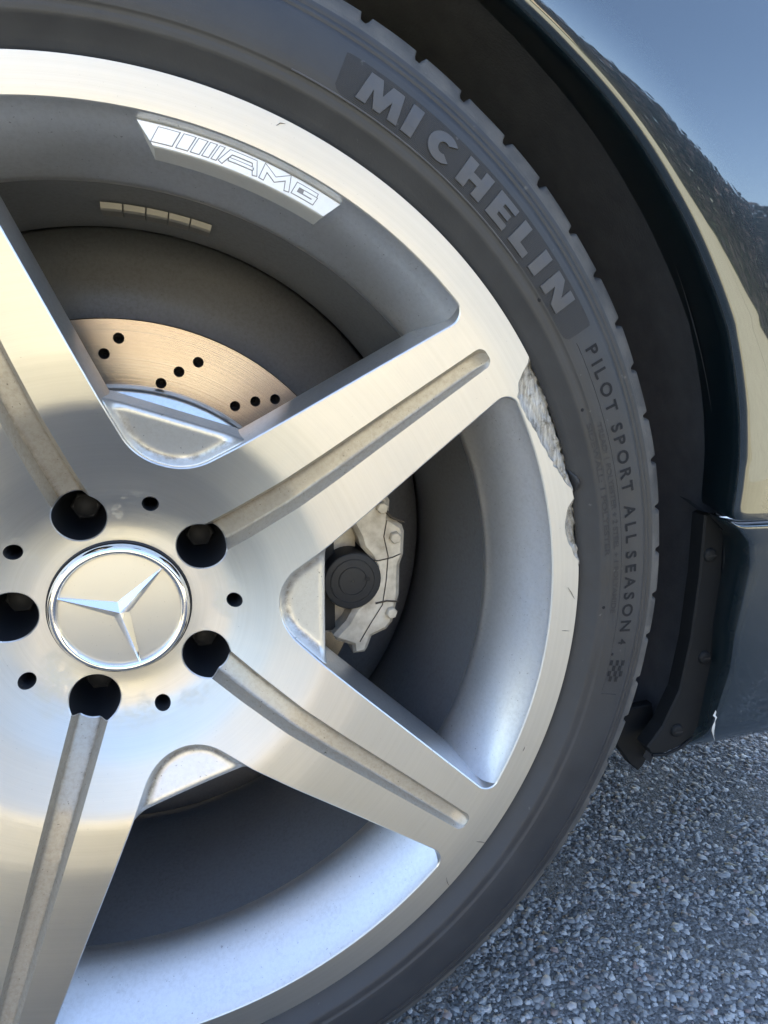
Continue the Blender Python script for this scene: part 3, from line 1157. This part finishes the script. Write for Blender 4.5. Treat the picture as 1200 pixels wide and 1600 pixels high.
def arcs(cx, cy, rx, ry, a1, a2, n=14):
    return [(cx + rx * math.cos(R(a1 + (a2 - a1) * k / n)), cy + ry * math.sin(R(a1 + (a2 - a1) * k / n))) for k in range(n + 1)]


# heavy capitals on a unit-high grid
HEAVY = {
    'M': (1.30, [[(0, 0), (.30, 0), (.36, .55), (.54, 0), (.76, 0), (.94, .55), (1.0, 0), (1.30, 0), (1.16, 1), (.80, 1), (.65, .52), (.50, 1), (.14, 1)]]),
    'I': (.36, [[(0, 0), (.36, 0), (.36, 1), (0, 1)]]),
    'C': (.92, [arcs(.48, .5, .48, .5, 42, 318, 22) + arcs(.50, .5, .17, .20, 305, 55, 14)]),
    'H': (.96, [[(0, 0), (.33, 0), (.33, .36), (.63, .36), (.63, 0), (.96, 0), (.96, 1), (.63, 1), (.63, .64), (.33, .64), (.33, 1), (0, 1)]]),
    'E': (.78, [[(0, 0), (.78, 0), (.78, .25), (.33, .25), (.33, .385), (.70, .385), (.70, .615), (.33, .615), (.33, .75), (.78, .75), (.78, 1), (0, 1)]]),
    'L': (.74, [[(0, 0), (.74, 0), (.74, .30), (.34, .30), (.34, 1), (0, 1)]]),
    'N': (1.00, [[(0, 0), (.30, 0), (.30, .50), (.66, 0), (1.0, 0), (1.0, 1), (.70, 1), (.70, .50), (.34, 1), (0, 1)]]),
}


def tmap(th0, r0, hgt, lift, xs=1.0):
    def f(x_, y_, back):
        r_ = r0 + y_ * hgt
        th = th0 - x_ * hgt * xs / .2870
        return tyre_pt(th, r_, lift * (1 - back))
    return f


for ch, tc in zip('MICHELIN', (61.7, 58.35, 54.75, 50.45, 46.45, 42.85, 39.95, 36.35)):
    w_, polys = HEAVY[ch]
    hgt = .0132
    o = strokes(polys, tmap(R(tc) + w_ * hgt * 1.30 / 2 / .287, .2802, hgt, .00085, 1.30), M_LETTER, 'letter', tyre)


def font_letter(ch, th, r0, hgt, lift, m, name, parent, bold=.0, sx=1.0, shear=0.0):
    cu = bpy.data.curves.new('glyph', 'FONT')
    cu.body = ch
    cu.size = 1.0
    cu.offset = bold
    cu.shear = shear
    cu.align_x = 'CENTER'
    cu.resolution_u = 4
    tmp = bpy.data.objects.new('glyph', cu)
    me = bpy.data.meshes.new_from_object(tmp)
    bpy.data.objects.remove(tmp)
    bpy.data.curves.remove(cu)
    k = hgt / .70
    for v in me.vertices:
        v.co = tyre_pt(th - v.co.x * k * sx / (r0 + hgt / 2), r0 + v.co.y * k, lift)
    me.materials.clear()
    me.materials.append(m)
    me.polygons.foreach_set('use_smooth', [False] * len(me.polygons))
    # face outwards (towards the road side)
    me.update()
    if len(me.polygons) and sum(p.normal.y for p in me.polygons) > 0:
        me.flip_normals()
    return link(name, me, parent)


PILOT = [('P', 29.15), ('I', 27.15), ('L', 25.75), ('O', 23.0), ('T', 20.3),
         ('S', 17.2), ('P', 15.05), ('O', 12.35), ('R', 9.85), ('T', 7.55),
         ('A', 4.45), ('L', 2.55), ('L', .75), ('S', -1.45), ('E', -3.45), ('A', -5.55), ('S', -7.7), ('O', -10.15), ('N', -12.75), ('4', -15.6)]
# measured angles (degrees) of the first and last letters anchor the spacing
def respace(a):
    return float(np.interp(a, [-15.6, -12.75, .75, 7.55, 17.2, 20.3, 29.15], [-6.25, -4.5, 4.7, 14.0 - .2, 20.7, 22.6, 29.0]))


_pil = [29.05, 27.55, 26.35, 24.35, 22.35, 19.85, 18.35, 16.35, 14.45, 12.75 + .05]
_all = [9.9, 8.05, 6.55, 4.55, 2.9, 1.15, -.55, -2.35, -4.35, -6.35]
for (ch, _), a in zip(PILOT, _pil + _all):
    small = ch == '4'
    font_letter(ch, R(a), .2868 if not small else .2873, .0072 if not small else .0052, .00030, M_INK, 'letter', tyre, .024 if not small else .02, 1.0)
for txt, th, r0 in (('TREAD: 1 POLYESTER + 2 STEEL + 1 POLYAMIDE', 9.3, .2787), ('SIDEWALL: 1 POLYESTER', 13.2, .2733)):
    font_letter(txt, R(th), r0, .0030, .00028, M_FAINT, 'fine_print', tyre, .02, 1.28 if 'TREAD' in txt else 1.7)
# chequered flag
sq = MB()
for i in range(4):
    for j in range(5):
        if (i + j) % 2:
            continue
        a1 = R(-8.75 - i * .70)
        wv = .0005 * math.sin(i * 1.2)
        r_ = .2840 + j * .0022 + wv
        da, dr = R(.68), .0021
        sq.add([tyre_pt(a1, r_, .0003), tyre_pt(a1, r_ + dr, .0003), tyre_pt(a1 - da, r_ + dr, .0003), tyre_pt(a1 - da, r_, .0003)], [(3, 2, 1, 0)], M_INK, None, False)
sq.build('chequered_flag', tyre)
# moulded outline of the lettering panel and wear dots
mb = MB()
mb.tube([tyre_pt(R(30.6 - .5 * k), .2838, -.0001) for k in range(88)], .0003, M_FAINT, 5)
mb.tube([tyre_pt(R(-13.2), .2838 + .0006 * k, .00002) for k in range(19)], .0003, M_FAINT, 5)
mb.build('moulded_edge', tyre)
for a, r_ in ((23.4, .2738), (-1.9, .2745), (36.9, .2768), (-8.0, .2845)):
    mb = MB()
    c0 = tyre_pt(R(a), r_, 0)
    mb.add([(c0[0], c0[1] - .0006, c0[2])] + [(c0[0] + .0012 * math.cos(R(45 * k)), c0[1] + .0001, c0[2] + .0012 * math.sin(R(45 * k))) for k in range(8)], [(0, 1 + (k + 1) % 8, 1 + k) for k in range(8)], M_INK)
    mb.build('moulded_dot', tyre)
# torn lump of rubber next to the scrape
mb = MB()
rws = []
for k in range(10):
    f = k / 9
    a = R(16.4 - 2.9 * f)
    wd = .0030 * math.sin(math.pi * min(max(f, .06), .94)) + .0004
    hh = .0042 * math.sin(math.pi * f) ** .6 if 0 < f < 1 else 0
    rws.append([tyre_pt(a + .004 * hn.normal() * .3, .2602 + wd * q + .0012 * f, hh * (1 - (2 * abs(q - .5)) ** 2) + .0003 * hn.normal()) for q in np.linspace(0, 1, 7)])
mb.grid(rws, M_RUBBER, flip=True)
mb.build('torn_rubber', tyre)

# ---- brakes
dk = MB()
YD, RD = .120, .1592
oc_ = [(RD * math.cos(R(2 * k)), RD * math.sin(R(2 * k))) for k in range(180)]
ic_ = [(.116 * math.cos(R(3 * k)), .116 * math.sin(R(3 * k))) for k in range(120)]
holes = []
for p in range(9):
    for r_, a in ((.1432, 68.6), (.1337, 72.5), (.124, 76.5), (.148, 47.6), (.1387, 51.2), (.1286, 55.0)):
        holes.append((r_ * math.cos(R(a + 40 * p)), r_ * math.sin(R(a + 40 * p))))
pts2, edges = [], []


def loop(P):
    b = len(pts2)
    pts2.extend(Vector(p) for p in P)
    edges.extend((b + i, b + (i + 1) % len(P)) for i in range(len(P)))


loop(oc_); loop(ic_)
HR = .0034
hl = [[(h[0] + HR * math.cos(R(30 * k)), h[1] + HR * math.sin(R(30 * k))) for k in range(12)] for h in holes]
for h in hl:
    loop(h)
cv, ce, cf, _, _, _ = delaunay_2d_cdt(pts2, edges, [], 0, 1e-7)
c2 = np.array([(p[0], p[1]) for p in cv])
fs = []
HC = np.array(holes)
for f in cf:
    m_ = c2[list(f)].mean(0)
    rr = math.hypot(*m_)
    if .1160 < rr < RD and np.min(np.hypot(*(HC - m_).T)) > HR * .97:
        a, b, c_ = [c2[i] for i in f[:3]]
        cr = (b[0] - a[0]) * (c_[1] - a[1]) - (b[1] - a[1]) * (c_[0] - a[0])
        fs.append(tuple(f) if cr > 0 else tuple(f)[::-1])
dk.add([(p[0], YD, p[1]) for p in c2], fs, M_DISC, [(0, -1, 0)] * len(c2))
for h in hl:
    dk.grid([[(p[0], YD, p[1]) for p in h], [(p[0] * .9985 + .0015 * p[0], YD + .0015, p[1]) for p in h], [(p[0], YD + .009, p[1]) for p in h], [(0.3 * p[0] + .7 * np.mean([q[0] for q in h]), YD + .0095, .3 * p[1] + .7 * np.mean([q[1] for q in h])) for p in h]], M_DARK, True)
revolve(dk, [(RD, YD), (RD + .0006, YD + .0006), (RD + .0006, YD + .010), (RD - .004, YD + .0105), (RD - .004, YD + .020), (RD, YD + .0205), (RD, YD + .03)], M_DISC, 180)
disc = dk.build('brake_disc', car, (0, 0, HZ))
mb = MB()
revolve(mb, [(.1205, YD - .0005), (.1195, YD - .012), (.1185, YD - .0185), (.1165, YD - .020), (.04, YD - .020)], M_SILVER, 120)
mb.build('disc_hat', disc)


mb = MB()
revolve(mb, [(.2204, .180), (.2180, .173), (.200, .166), (.170, .160), (.10, .158)], M_BARREL, 120)
mb.build('dust_shield', disc)

cal = MB()
CO = [(.1600, .058), (.1650, .0500), (.1688, .0440), (.1680, .0330), (.1775, .0265), (.1790, .0220), (.1785, .0060), (.1760, -.0010), (.1755, -.0230), (.1735, -.0300), (.1710, -.0420), (.1665, -.0470), (.1560, -.0510), (.1530, -.0590), (.1510, -.0620), (.1430, -.0622), (.1420, -.0560), (.1310, -.0510), (.1290, -.0470),
      (.1380, -.0380), (.1440, -.0280), (.1540, -.0210), (.1590, -.0100), (.1580, -.0010), (.1540, .0070), (.1490, .0130), (.1470, .0200), (.1400, .0340), (.1380, .0560)]
cal.prism(CO, .0850, .165, M_CALIPER, .003)
cal.tube([(.1660, .0846, .0310), (.1640, .0846, .0200), (.1670, .0846, .0060), (.1655, .0846, -.0120), (.1630, .0846, -.0280), (.1550, .0846, -.0400), (.1470, .0846, -.0530)], .00035, M_SEAM, 6)
cal.tube([(.1480, .0848, .0060), (.1600, .0846, .0035), (.1700, .0846, .0050), (.1758, .0850, .0070)], .00045, M_SEAM, 6)
cal.tube([(.1580, .0846, -.0265), (.1660, .0846, -.0255), (.1742, .0850, -.0270)], .0007, M_SEAM, 6)
cal.tube([(.1600, .0846, .0440), (.1690, .0846, .0330), (.1780, .0848, .0290)], .0011, M_SEAM, 6)
caliper = cal.build('brake_caliper', car, (0, 0, HZ))
tag(caliper, 'dusty grey brake caliper seen between two spokes')
mb = MB()
rws = []
for r_, y_ in ((.0005, .0825), (.0185, .0825), (.0192, .0828), (.0196, .0836), (.0198, .12)):
    rws.append([(.1420 + r_ * math.cos(R(8 * k)), y_, -.0085 + r_ * math.sin(R(8 * k))) for k in range(45)])
mb.grid(rws, M_BORE, True)
for rr_ in (.0150, .0095):
    mb.tube([(.1420 + rr_ * math.cos(R(12 * k)), .0825, -.0085 + rr_ * math.sin(R(12 * k))) for k in range(31)], .0005, M_BORE, 5)
mb.add([(.1520 + .0016 * math.cos(R(45 * k)), .0812, -.0075 + .0016 * math.sin(R(45 * k))) for k in range(8)], [tuple(range(8))], M_DARK)
mb.build('piston_cover', caliper)
for bx_, bz_ in ((.1715, .0190), (.1690, -.0340), (.1625, .0400)):
    mb = MB()
    mb.prism([(bx_ + .0042 * math.cos(R(60 * k + 12)), bz_ + .0042 * math.sin(R(60 * k + 12))) for k in range(6)], .0815, .087, M_CALIPER, .0009)
    mb.build('caliper_bolt', caliper)
mb = MB()
mb.box(.112, .148, .100, .116, -.050, .050, M_CALIPER)
mb.box(.118, .132, .094, .100, -.046, .020, M_BOLT)
mb.build('brake_pad', caliper)

# ---- wheel arch: liner, flap, clips
ln_ = MB()
revolve(ln_, [(.3730, .018), (.3840, .035), (.3920, .10), (.3940, .20), (.3900, .30), (.36, .33), (.25, .34), (.02, .34)], M_LINER, 150, R(5), R(204), flip=True)
revolve(ln_, [(.3840, .035), (.3920, .10), (.3940, .20), (.3900, .30), (.36, .33), (.25, .34), (.02, .34)], M_LINER, 30, R(-23.5), R(5), flip=True)
liner = ln_.build('wheel_arch_liner', car, (0, 0, HZ))
mb = MB()
mb.box(-.42, .42, .26, .29, -.16, .02, M_DARK)
mb.build('inner_panel', liner)


def pxp(L, y):
    return [(lambda p: (p.x, p.z))(pix(a, b, y)) for a, b in L]


FLAP = [(1102, 806), (1108, 803), (1115, 803), (1127, 810), (1132, 825), (1130, 880), (1124, 960), (1118, 1030), (1115, 1085), (1110, 1112), (1098, 1135), (1082, 1152), (1060, 1168), (1038, 1178), (1018, 1179), (1012, 1168), (1036, 1135), (1062, 1080), (1080, 1000), (1094, 900)]
fpl = pxp(FLAP, .018)
mb = MB()
mb.prism(fpl, .018, .030, M_PLASTIC, .0012)
rim_ = [(p[0], .0172, p[1]) for p in fpl[2:15]]
mb.tube(rim_, .0011, M_PLASTIC, 6)
flap = mb.build('liner_flap', liner)
for a, b in ((1112, 868), (1103, 1028), (1060, 1143)):
    p = pix(a, b, .016)
    mb = MB()
    rws = []
    for r_, y_ in ((.0005, .0152), (.0030, .0154), (.0042, .0160), (.0048, .0172), (.0050, .019)):
        rws.append([(p.x + r_ * math.cos(R(20 * k)), y_, p.z + r_ * math.sin(R(20 * k))) for k in range(18)])
    mb.grid(rws, M_PLASTIC, True)
    mb.box(p.x - .0030, p.x + .0030, .0149, .0156, p.z - .0005, p.z + .0005, M_DARK)
    mb.build('clip', liner)
mb = MB()
mb.prism(pxp([(930, 1120), (968, 1171), (985, 1195), (997, 1204), (1006, 1196), (1013, 1181), (1030, 1170), (1020, 1100)], .045), .045, .052, M_PLASTIC, .001)
mb.build('liner_edge', liner)


# ---- body panels
def ybase(x_, z_):
    y_ = -.0225
    y_ += .80 * max(0.0, min(z_, .34) - .20) ** 2 + .22 * max(0.0, z_ - .34)
    y_ += .55 * max(0.0, x_ - .46) ** 2
    y_ += .26 * max(0.0, .17 - z_) ** 2
    return y_


AE = [(-30, .3790), (-19.2, .3790), (-16.7, .3903), (-10.2, .3845), (-6.2, .3770), (1, .3768), (3.6, .3726), (6.7, .3600), (7.4, .3602), (12, .3640), (16.5, .3660), (24.4, .3680), (31, .3657), (37.3, .3638), (42.5, .3630), (50.5, .3608), (55.4, .3603), (70, .3600), (200, .3600)]


def arch(td):
    return float(np.interp(td, [a for a, _ in AE], [b for _, b in AE]))


def outer_pt(a, x0, x1, z0, z1):
    c_, s_ = math.cos(a), math.sin(a)
    k = 9.0
    if c_ > 1e-6: k = min(k, x1 / c_)
    if c_ < -1e-6: k = min(k, x0 / c_)
    if s_ > 1e-6: k = min(k, z1 / s_)
    if s_ < -1e-6: k = min(k, z0 / s_)
    return k


fd = MB()
TD = list(np.linspace(6.45, 70, 140)) + list(np.linspace(71, 186, 80))
rowsF = []
dist = [-.0003, .0002, .0007, .0012, .0018, .0025, .0034, .0048, .0065, .0085, .011, .0135, .016, .019, .022, .026, .031, .04, .055, .08, .12]


def flare(d_):
    """how far the panel rolls in at the arch edge"""
    return .0026 * math.exp(-max(d_, 0) / .0012) + 5.5 * max(0.0, .029 - max(d_, 0)) ** 2


def bodypt(a, r_, d_):
    x_, z_ = r_ * math.cos(a), r_ * math.sin(a)
    return (x_, ybase(x_, z_) + flare(d_), z_)


for td in TD:
    a = R(td)
    r0 = arch(td)
    a2 = R(float(np.interp(td, [6.45, 34.0, 200.0], [2.97, 34.0, 200.0])))
    k = outer_pt(a2, -.76, .80, -.04, .50)
    ax_, az_ = r0 * math.cos(a), r0 * math.sin(a)
    ox_, oz_ = k * math.cos(a2), k * math.sin(a2)
    ln2_ = math.hypot(ox_ - ax_, oz_ - az_)
    ux_, uz_ = (ox_ - ax_) / ln2_, (oz_ - az_) / ln2_
    e = (ax_, ybase(ax_, az_) + flare(0), az_)
    row = [(e[0] * 1.03, .030, e[2] * 1.03), (e[0] * 1.002, e[1] + .010, e[2] * 1.002), (e[0] * .9985, e[1] + .004, e[2] * .9985)]
    dd_ = dist + list(.12 + (ln2_ - .12) * np.linspace(0, 1, 9)[1:])
    for d_ in (dd_ if ln2_ > .13 else [q * ln2_ / dd_[-1] if ln2_ < .13 else q for q in dd_]):
        x_, z_ = ax_ + ux_ * d_, az_ + uz_ * d_
        row.append((x_, ybase(x_, z_) + flare(d_), z_))
    rowsF.append(row)
fd.grid(rowsF, M_PAINT, flip=True)
fender = fd.build('front_wing', car, (0, 0, HZ))

bp = MB()
ZB = list(np.linspace(.0385, .030, 8)) + list(np.linspace(.028, -.10, 40)) + list(np.linspace(-.102, -.1385, 14))


def bx_edge(z_):
    zs = [-.1385, -.1365, -.129, -.118, -.068, -.0405, .0066, .0237, .034, .0385]
    xs = [.3600, .3620, .3680, .3738, .3785, .3760, .3768, .3725, .3620, .3585]
    return float(np.interp(z_, zs, xs))


rowsB = []
for i, z_ in enumerate(ZB):
    xe = bx_edge(z_)
    row = []
    top_in = .004 * max(0, 1 - i / 3.0) ** 2
    bot_in = .020 * max(0, (-.108 - z_) / .030) ** 2
    ye = ybase(xe, z_) + .5 * flare(0) + .004 + top_in + bot_in
    row.append((xe + .02, ye + .06, z_))
    row.append((xe + .0015, ye + .02, z_))
    for d_ in (0, .0008, .002, .0035, .0055, .008, .011, .015, .02, .03, .045, .07, .11, .17, .25, .34):
        x_ = xe + d_
        row.append((x_, ybase(x_, z_) + .5 * flare(d_) + .004 + top_in + bot_in, z_))
    for x_, y_ in ((.80, .16), (.85, .30), (.885, .55), (.895, .9), (.885, 1.25), (.85, 1.5), (.78, 1.7)):
        row.append((x_, y_ + top_in + bot_in, z_))
    rowsB.append(row)
bp.grid([[(p[0], p[1] + .010, p[2] + .0006) for p in rowsB[0]]] + rowsB + [[(p[0] + .0, p[1] + .035, p[2] - .002) for p in rowsB[-1]]], M_PAINT, flip=True)
bumper = bp.build('front_bumper', car, (0, 0, HZ))
# scuff through the paint at the lower corner
mb = MB()
rws = []
for a, b, w_ in ((1118, 1110, .3), (1118, 1113, 2), (1116, 1118, 3), (1119, 1121, 2), (1117, 1127, .7), (1115, 1136, 3.5), (1114, 1142, 3), (1115, 1150, .9), (1117, 1157, .8), (1118, 1163, .3)):
    s_ = w_ * .00035
    yb = 0.0
    for _ in range(8):
        p = pix(a, b, yb)
        yb = ybase(p.x, p.z) + .5 * flare(max(p.x - bx_edge(p.z), 0)) + .004 + .020 * max(0, (-.108 - p.z) / .030) ** 2 - .0004
    rws.append([(p.x - s_, yb, p.z), (p.x, yb - .0003, p.z), (p.x + s_, yb, p.z)])
mb.grid(rws, M_SCUFF, smooth=False)
mb.build('paint_scuff', bumper)

# rest of the body, kept simple: bonnet, doors, roof, underside
bn = MB()
rws = []
for k in range(33):
    f = k / 32
    y_ = ybase(0, .5) + .004 + (1.76 - 2 * ybase(0, .5)) * f
    zc = .505 + .09 * math.sin(math.pi * f) ** .6
    rws.append([(x_, y_ + (.10 * max(0, x_ - .4) if f < .5 else -.10 * max(0, x_ - .4)), zc - .22 * max(0, x_ + .1) ** 2 - .0) for x_ in np.linspace(-.75, .82, 14)])
bn.grid(rws, M_PAINT, flip=True)
bn.build('bonnet', car, (0, 0, HZ))
sd = MB()
for y_, s_ in ((-1, 1), (1.80, -1)):
    pass
rws = []
for z_ in np.linspace(-.13, .50, 12):
    rws.append([(x_, ybase(0, z_) + .002, z_) for x_ in np.linspace(-.766, -1.9, 8)])
sd.grid(rws, M_PAINT)
sd.build('front_door', car, (0, 0, HZ))
sd = MB()
rws = []
for z_ in np.linspace(-.13, .50, 12):
    rws.append([(x_, ybase(0, z_) + .002, z_) for x_ in np.linspace(-1.906, -2.40, 8)])
sd.grid(rws, M_PAINT)
sd.build('rear_door', car, (0, 0, HZ))
rq = MB()
rws = []
for td in np.linspace(-8, 188, 80):
    a = R(td)
    k = outer_pt(a, -.9, .38, -.05, .5)
    rws.append([(-2.79 + r_ * math.cos(a), ybase(0, r_ * math.sin(a)) + .002 + (.03 if r_ < .3605 else 0), r_ * math.sin(a)) for r_ in (.3600, .3607, .37, k if k > .371 else .372)])
rq.grid(rws, M_PAINT, flip=True)
rq.box(-3.75, -3.69, .06, 1.70, -.1, .5, M_PAINT)
rq.build('rear_wing', car, (0, 0, HZ))
fs_ = MB()
fs_.box(-3.70, .70, 1.775, 1.79, -.12, .50, M_PAINT)
fs_.box(-3.70, -2.9, .06, 1.72, .50, .54, M_PAINT)
fs_.build('far_side_panel', car, (0, 0, HZ))
ub = MB()
ub.box(-3.6, .72, .35, 1.45, -.16, .1, M_DARK)
ub.box(-2.35, -.48, .02, .35, -.15, -.05, M_DARK)
ub.box(.42, .74, .03, .35, -.135, -.06, M_DARK)
ub.build('underbody', car, (0, 0, HZ))
cb = MB()
prof_c = [(-.62, .52), (-1.25, 1.03), (-1.8, 1.10), (-2.5, 1.06), (-3.3, .54)]
rws = []
for y_, ins in ((.10, 0), (.20, .30), (.28, .9), (.42, 1.0), (.88, 1.03), (1.34, 1.0), (1.48, .9), (1.56, .30), (1.66, 0)):
    rws.append([(x_, y_, .52 + (z_ - .52) * min(ins, 1.03) if ins < .95 else z_ + (ins - 1) * .3) for x_, z_ in prof_c])
cb.grid(rws, M_GLASS, flip=True)
cabin = cb.build('cabin_glass', car, (0, 0, HZ))
rf = MB()
rws = []
for y_, dz in ((.27, -.02), (.42, .006), (.88, .035), (1.34, .006), (1.49, -.02)):
    rws.append([(x_, y_, z_ + dz) for x_, z_ in ((-1.18, 1.0), (-1.3, 1.06), (-1.8, 1.115), (-2.4, 1.085), (-2.6, 1.02))])
rf.grid(rws, M_PAINT, flip=True)
rf.build('roof', car, (0, 0, HZ))
# the other wheels
ow = MB()
revolve(ow, [(.2, .03), (.245, .0), (.26, .0), (.295, -.006), (.3186, .005), (.3246, .04), (.3246, .19), (.30, .235), (.2, .235)], M_RUBBER, 72, flip=True)
revolve(ow, [(.001, .05), (.08, .04), (.24, .002), (.258, 0.0)], M_SILVER, 72, flip=True)
w1 = ow.build('wheel', car, (-2.79, 0, HZ))
for x_, y_ in ((-2.79, 1.76), (0, 1.76)):
    c_ = w1.copy(); COL.objects.link(c_); c_.parent = car
    c_.location = (x_, y_, HZ); c_.rotation_euler = (0, 0, math.pi)

# ------------------------------------------------------------------ across the road: seen only as reflections in the metal and the paint
t = NT('house_render')
t.l(t.mix(t.noise(6.0, 5.0), (0.62, 0.52, 0.38), (0.72, 0.62, 0.47)), t.b.inputs['Base Color'])
t.set(Roughness=0.85)
M_WALL = t.m
M_ROOF = NT('roof_tiles').set(Base_Color=(0.16, 0.09, 0.07, 1), Roughness=0.8).m
M_FRAME = NT('window_frame').set(Base_Color=(0.75, 0.75, 0.73, 1), Roughness=0.4).m
house = bpy.data.objects.new('house', None)
COL.objects.link(house)
house.location = (-5.0, -15.0, 0.1)
tag(house, 'cream rendered house with a brown roof across the road', 'house')
mb = MB(); mb.box(-6, 6, -7, 0, 0, 3.6, M_WALL); mb.build('wall', house)
mb = MB(); mb.add([(-6.5, .5, 3.5), (6.5, .5, 3.5), (6.5, -3.5, 5.6), (-6.5, -3.5, 5.6), (-6.5, -7.5, 3.5), (6.5, -7.5, 3.5)], [(0, 1, 2, 3), (3, 2, 5, 4)], M_ROOF); mb.build('roof', house)
for x_ in (-4.2, -1.4, 3.6):
    mb = MB(); mb.box(x_ - .7, x_ + .7, .01, .06, 1.0, 2.4, M_FRAME); w_ = mb.build('window', house)
    for k in (-1, 1):
        mb = MB(); mb.box(x_ + k * .33 - .29, x_ + k * .33 + .29, .063, .07, 1.06, 2.34, M_GLASS); mb.build('pane', w_)
mb = MB(); mb.box(.9, 1.9, .01, .06, 0, 2.1, M_ROOF); mb.build('door', house)

t = NT('stand_in_leaves')
at = t.n('ShaderNodeAttribute', attribute_name='tone')
t.l(t.ramp(at.outputs['Fac'], [(0, (.018, .014, .022)), (1, (.036, .026, .036))]), t.b.inputs['Base Color'])
t.set(Roughness=0.6)
M_LEAF = t.m


def leaf_mass(n, sampler, size, seed):
    r_ = np.random.default_rng(seed)
    c_ = np.array([sampler(r_) for _ in range(n)])
    a = r_.normal(size=(n, 3)); a /= np.linalg.norm(a, axis=1)[:, None]
    b = np.cross(a, r_.normal(size=(n, 3))); b /= np.linalg.norm(b, axis=1)[:, None]
    s_ = size * (.6 + .8 * r_.random((n, 1)))
    V = np.stack([c_ - a * s_, c_ + b * s_ * .5, c_ + a * s_, c_ - b * s_ * .5], 1).reshape(-1, 3)
    F = np.arange(4 * n).reshape(-1, 4)
    me = bpy.data.meshes.new('stand_in_crown')
    me.from_pydata(V.tolist(), [], F.tolist())
    at = me.attributes.new('tone', 'FLOAT', 'POINT')
    at.data.foreach_set('value', np.repeat(r_.random(n), 4).astype(np.float32))
    me.materials.append(M_LEAF)
    return me


stand_in_hedge = bpy.data.objects.new('stand_in_hedge', None)  # added out of view: its dark reflection stands in for someone behind the camera
COL.objects.link(stand_in_hedge)
stand_in_hedge.location = (6.3, -4.7, 0.1)
stand_in_hedge.scale = (1.0, 1.0, 0.70)
tag(stand_in_hedge, 'dark purple-leaved shrub row, added out of view for its dark reflection', 'stand_in_hedge')
link('stand_in_crown', leaf_mass(45000, lambda r_: np.array([r_.uniform(-6, 8), np.clip(r_.normal(0, .42), -.6, .6), r_.random() ** .75 * (2.3 + .05 * math.sin(r_.uniform(0, 6)))]), .075, 5), stand_in_hedge)
for k in range(15):
    mb = MB()
    x_ = -5.7 + k * .93
    mb.tube([(x_, 0, 0), (x_ + .05, .03, .6), (x_ + .1, 0, 1.4)], [.05, .04, .02], M_ROOF, 6)
    mb.build('stand_in_stem', stand_in_hedge)
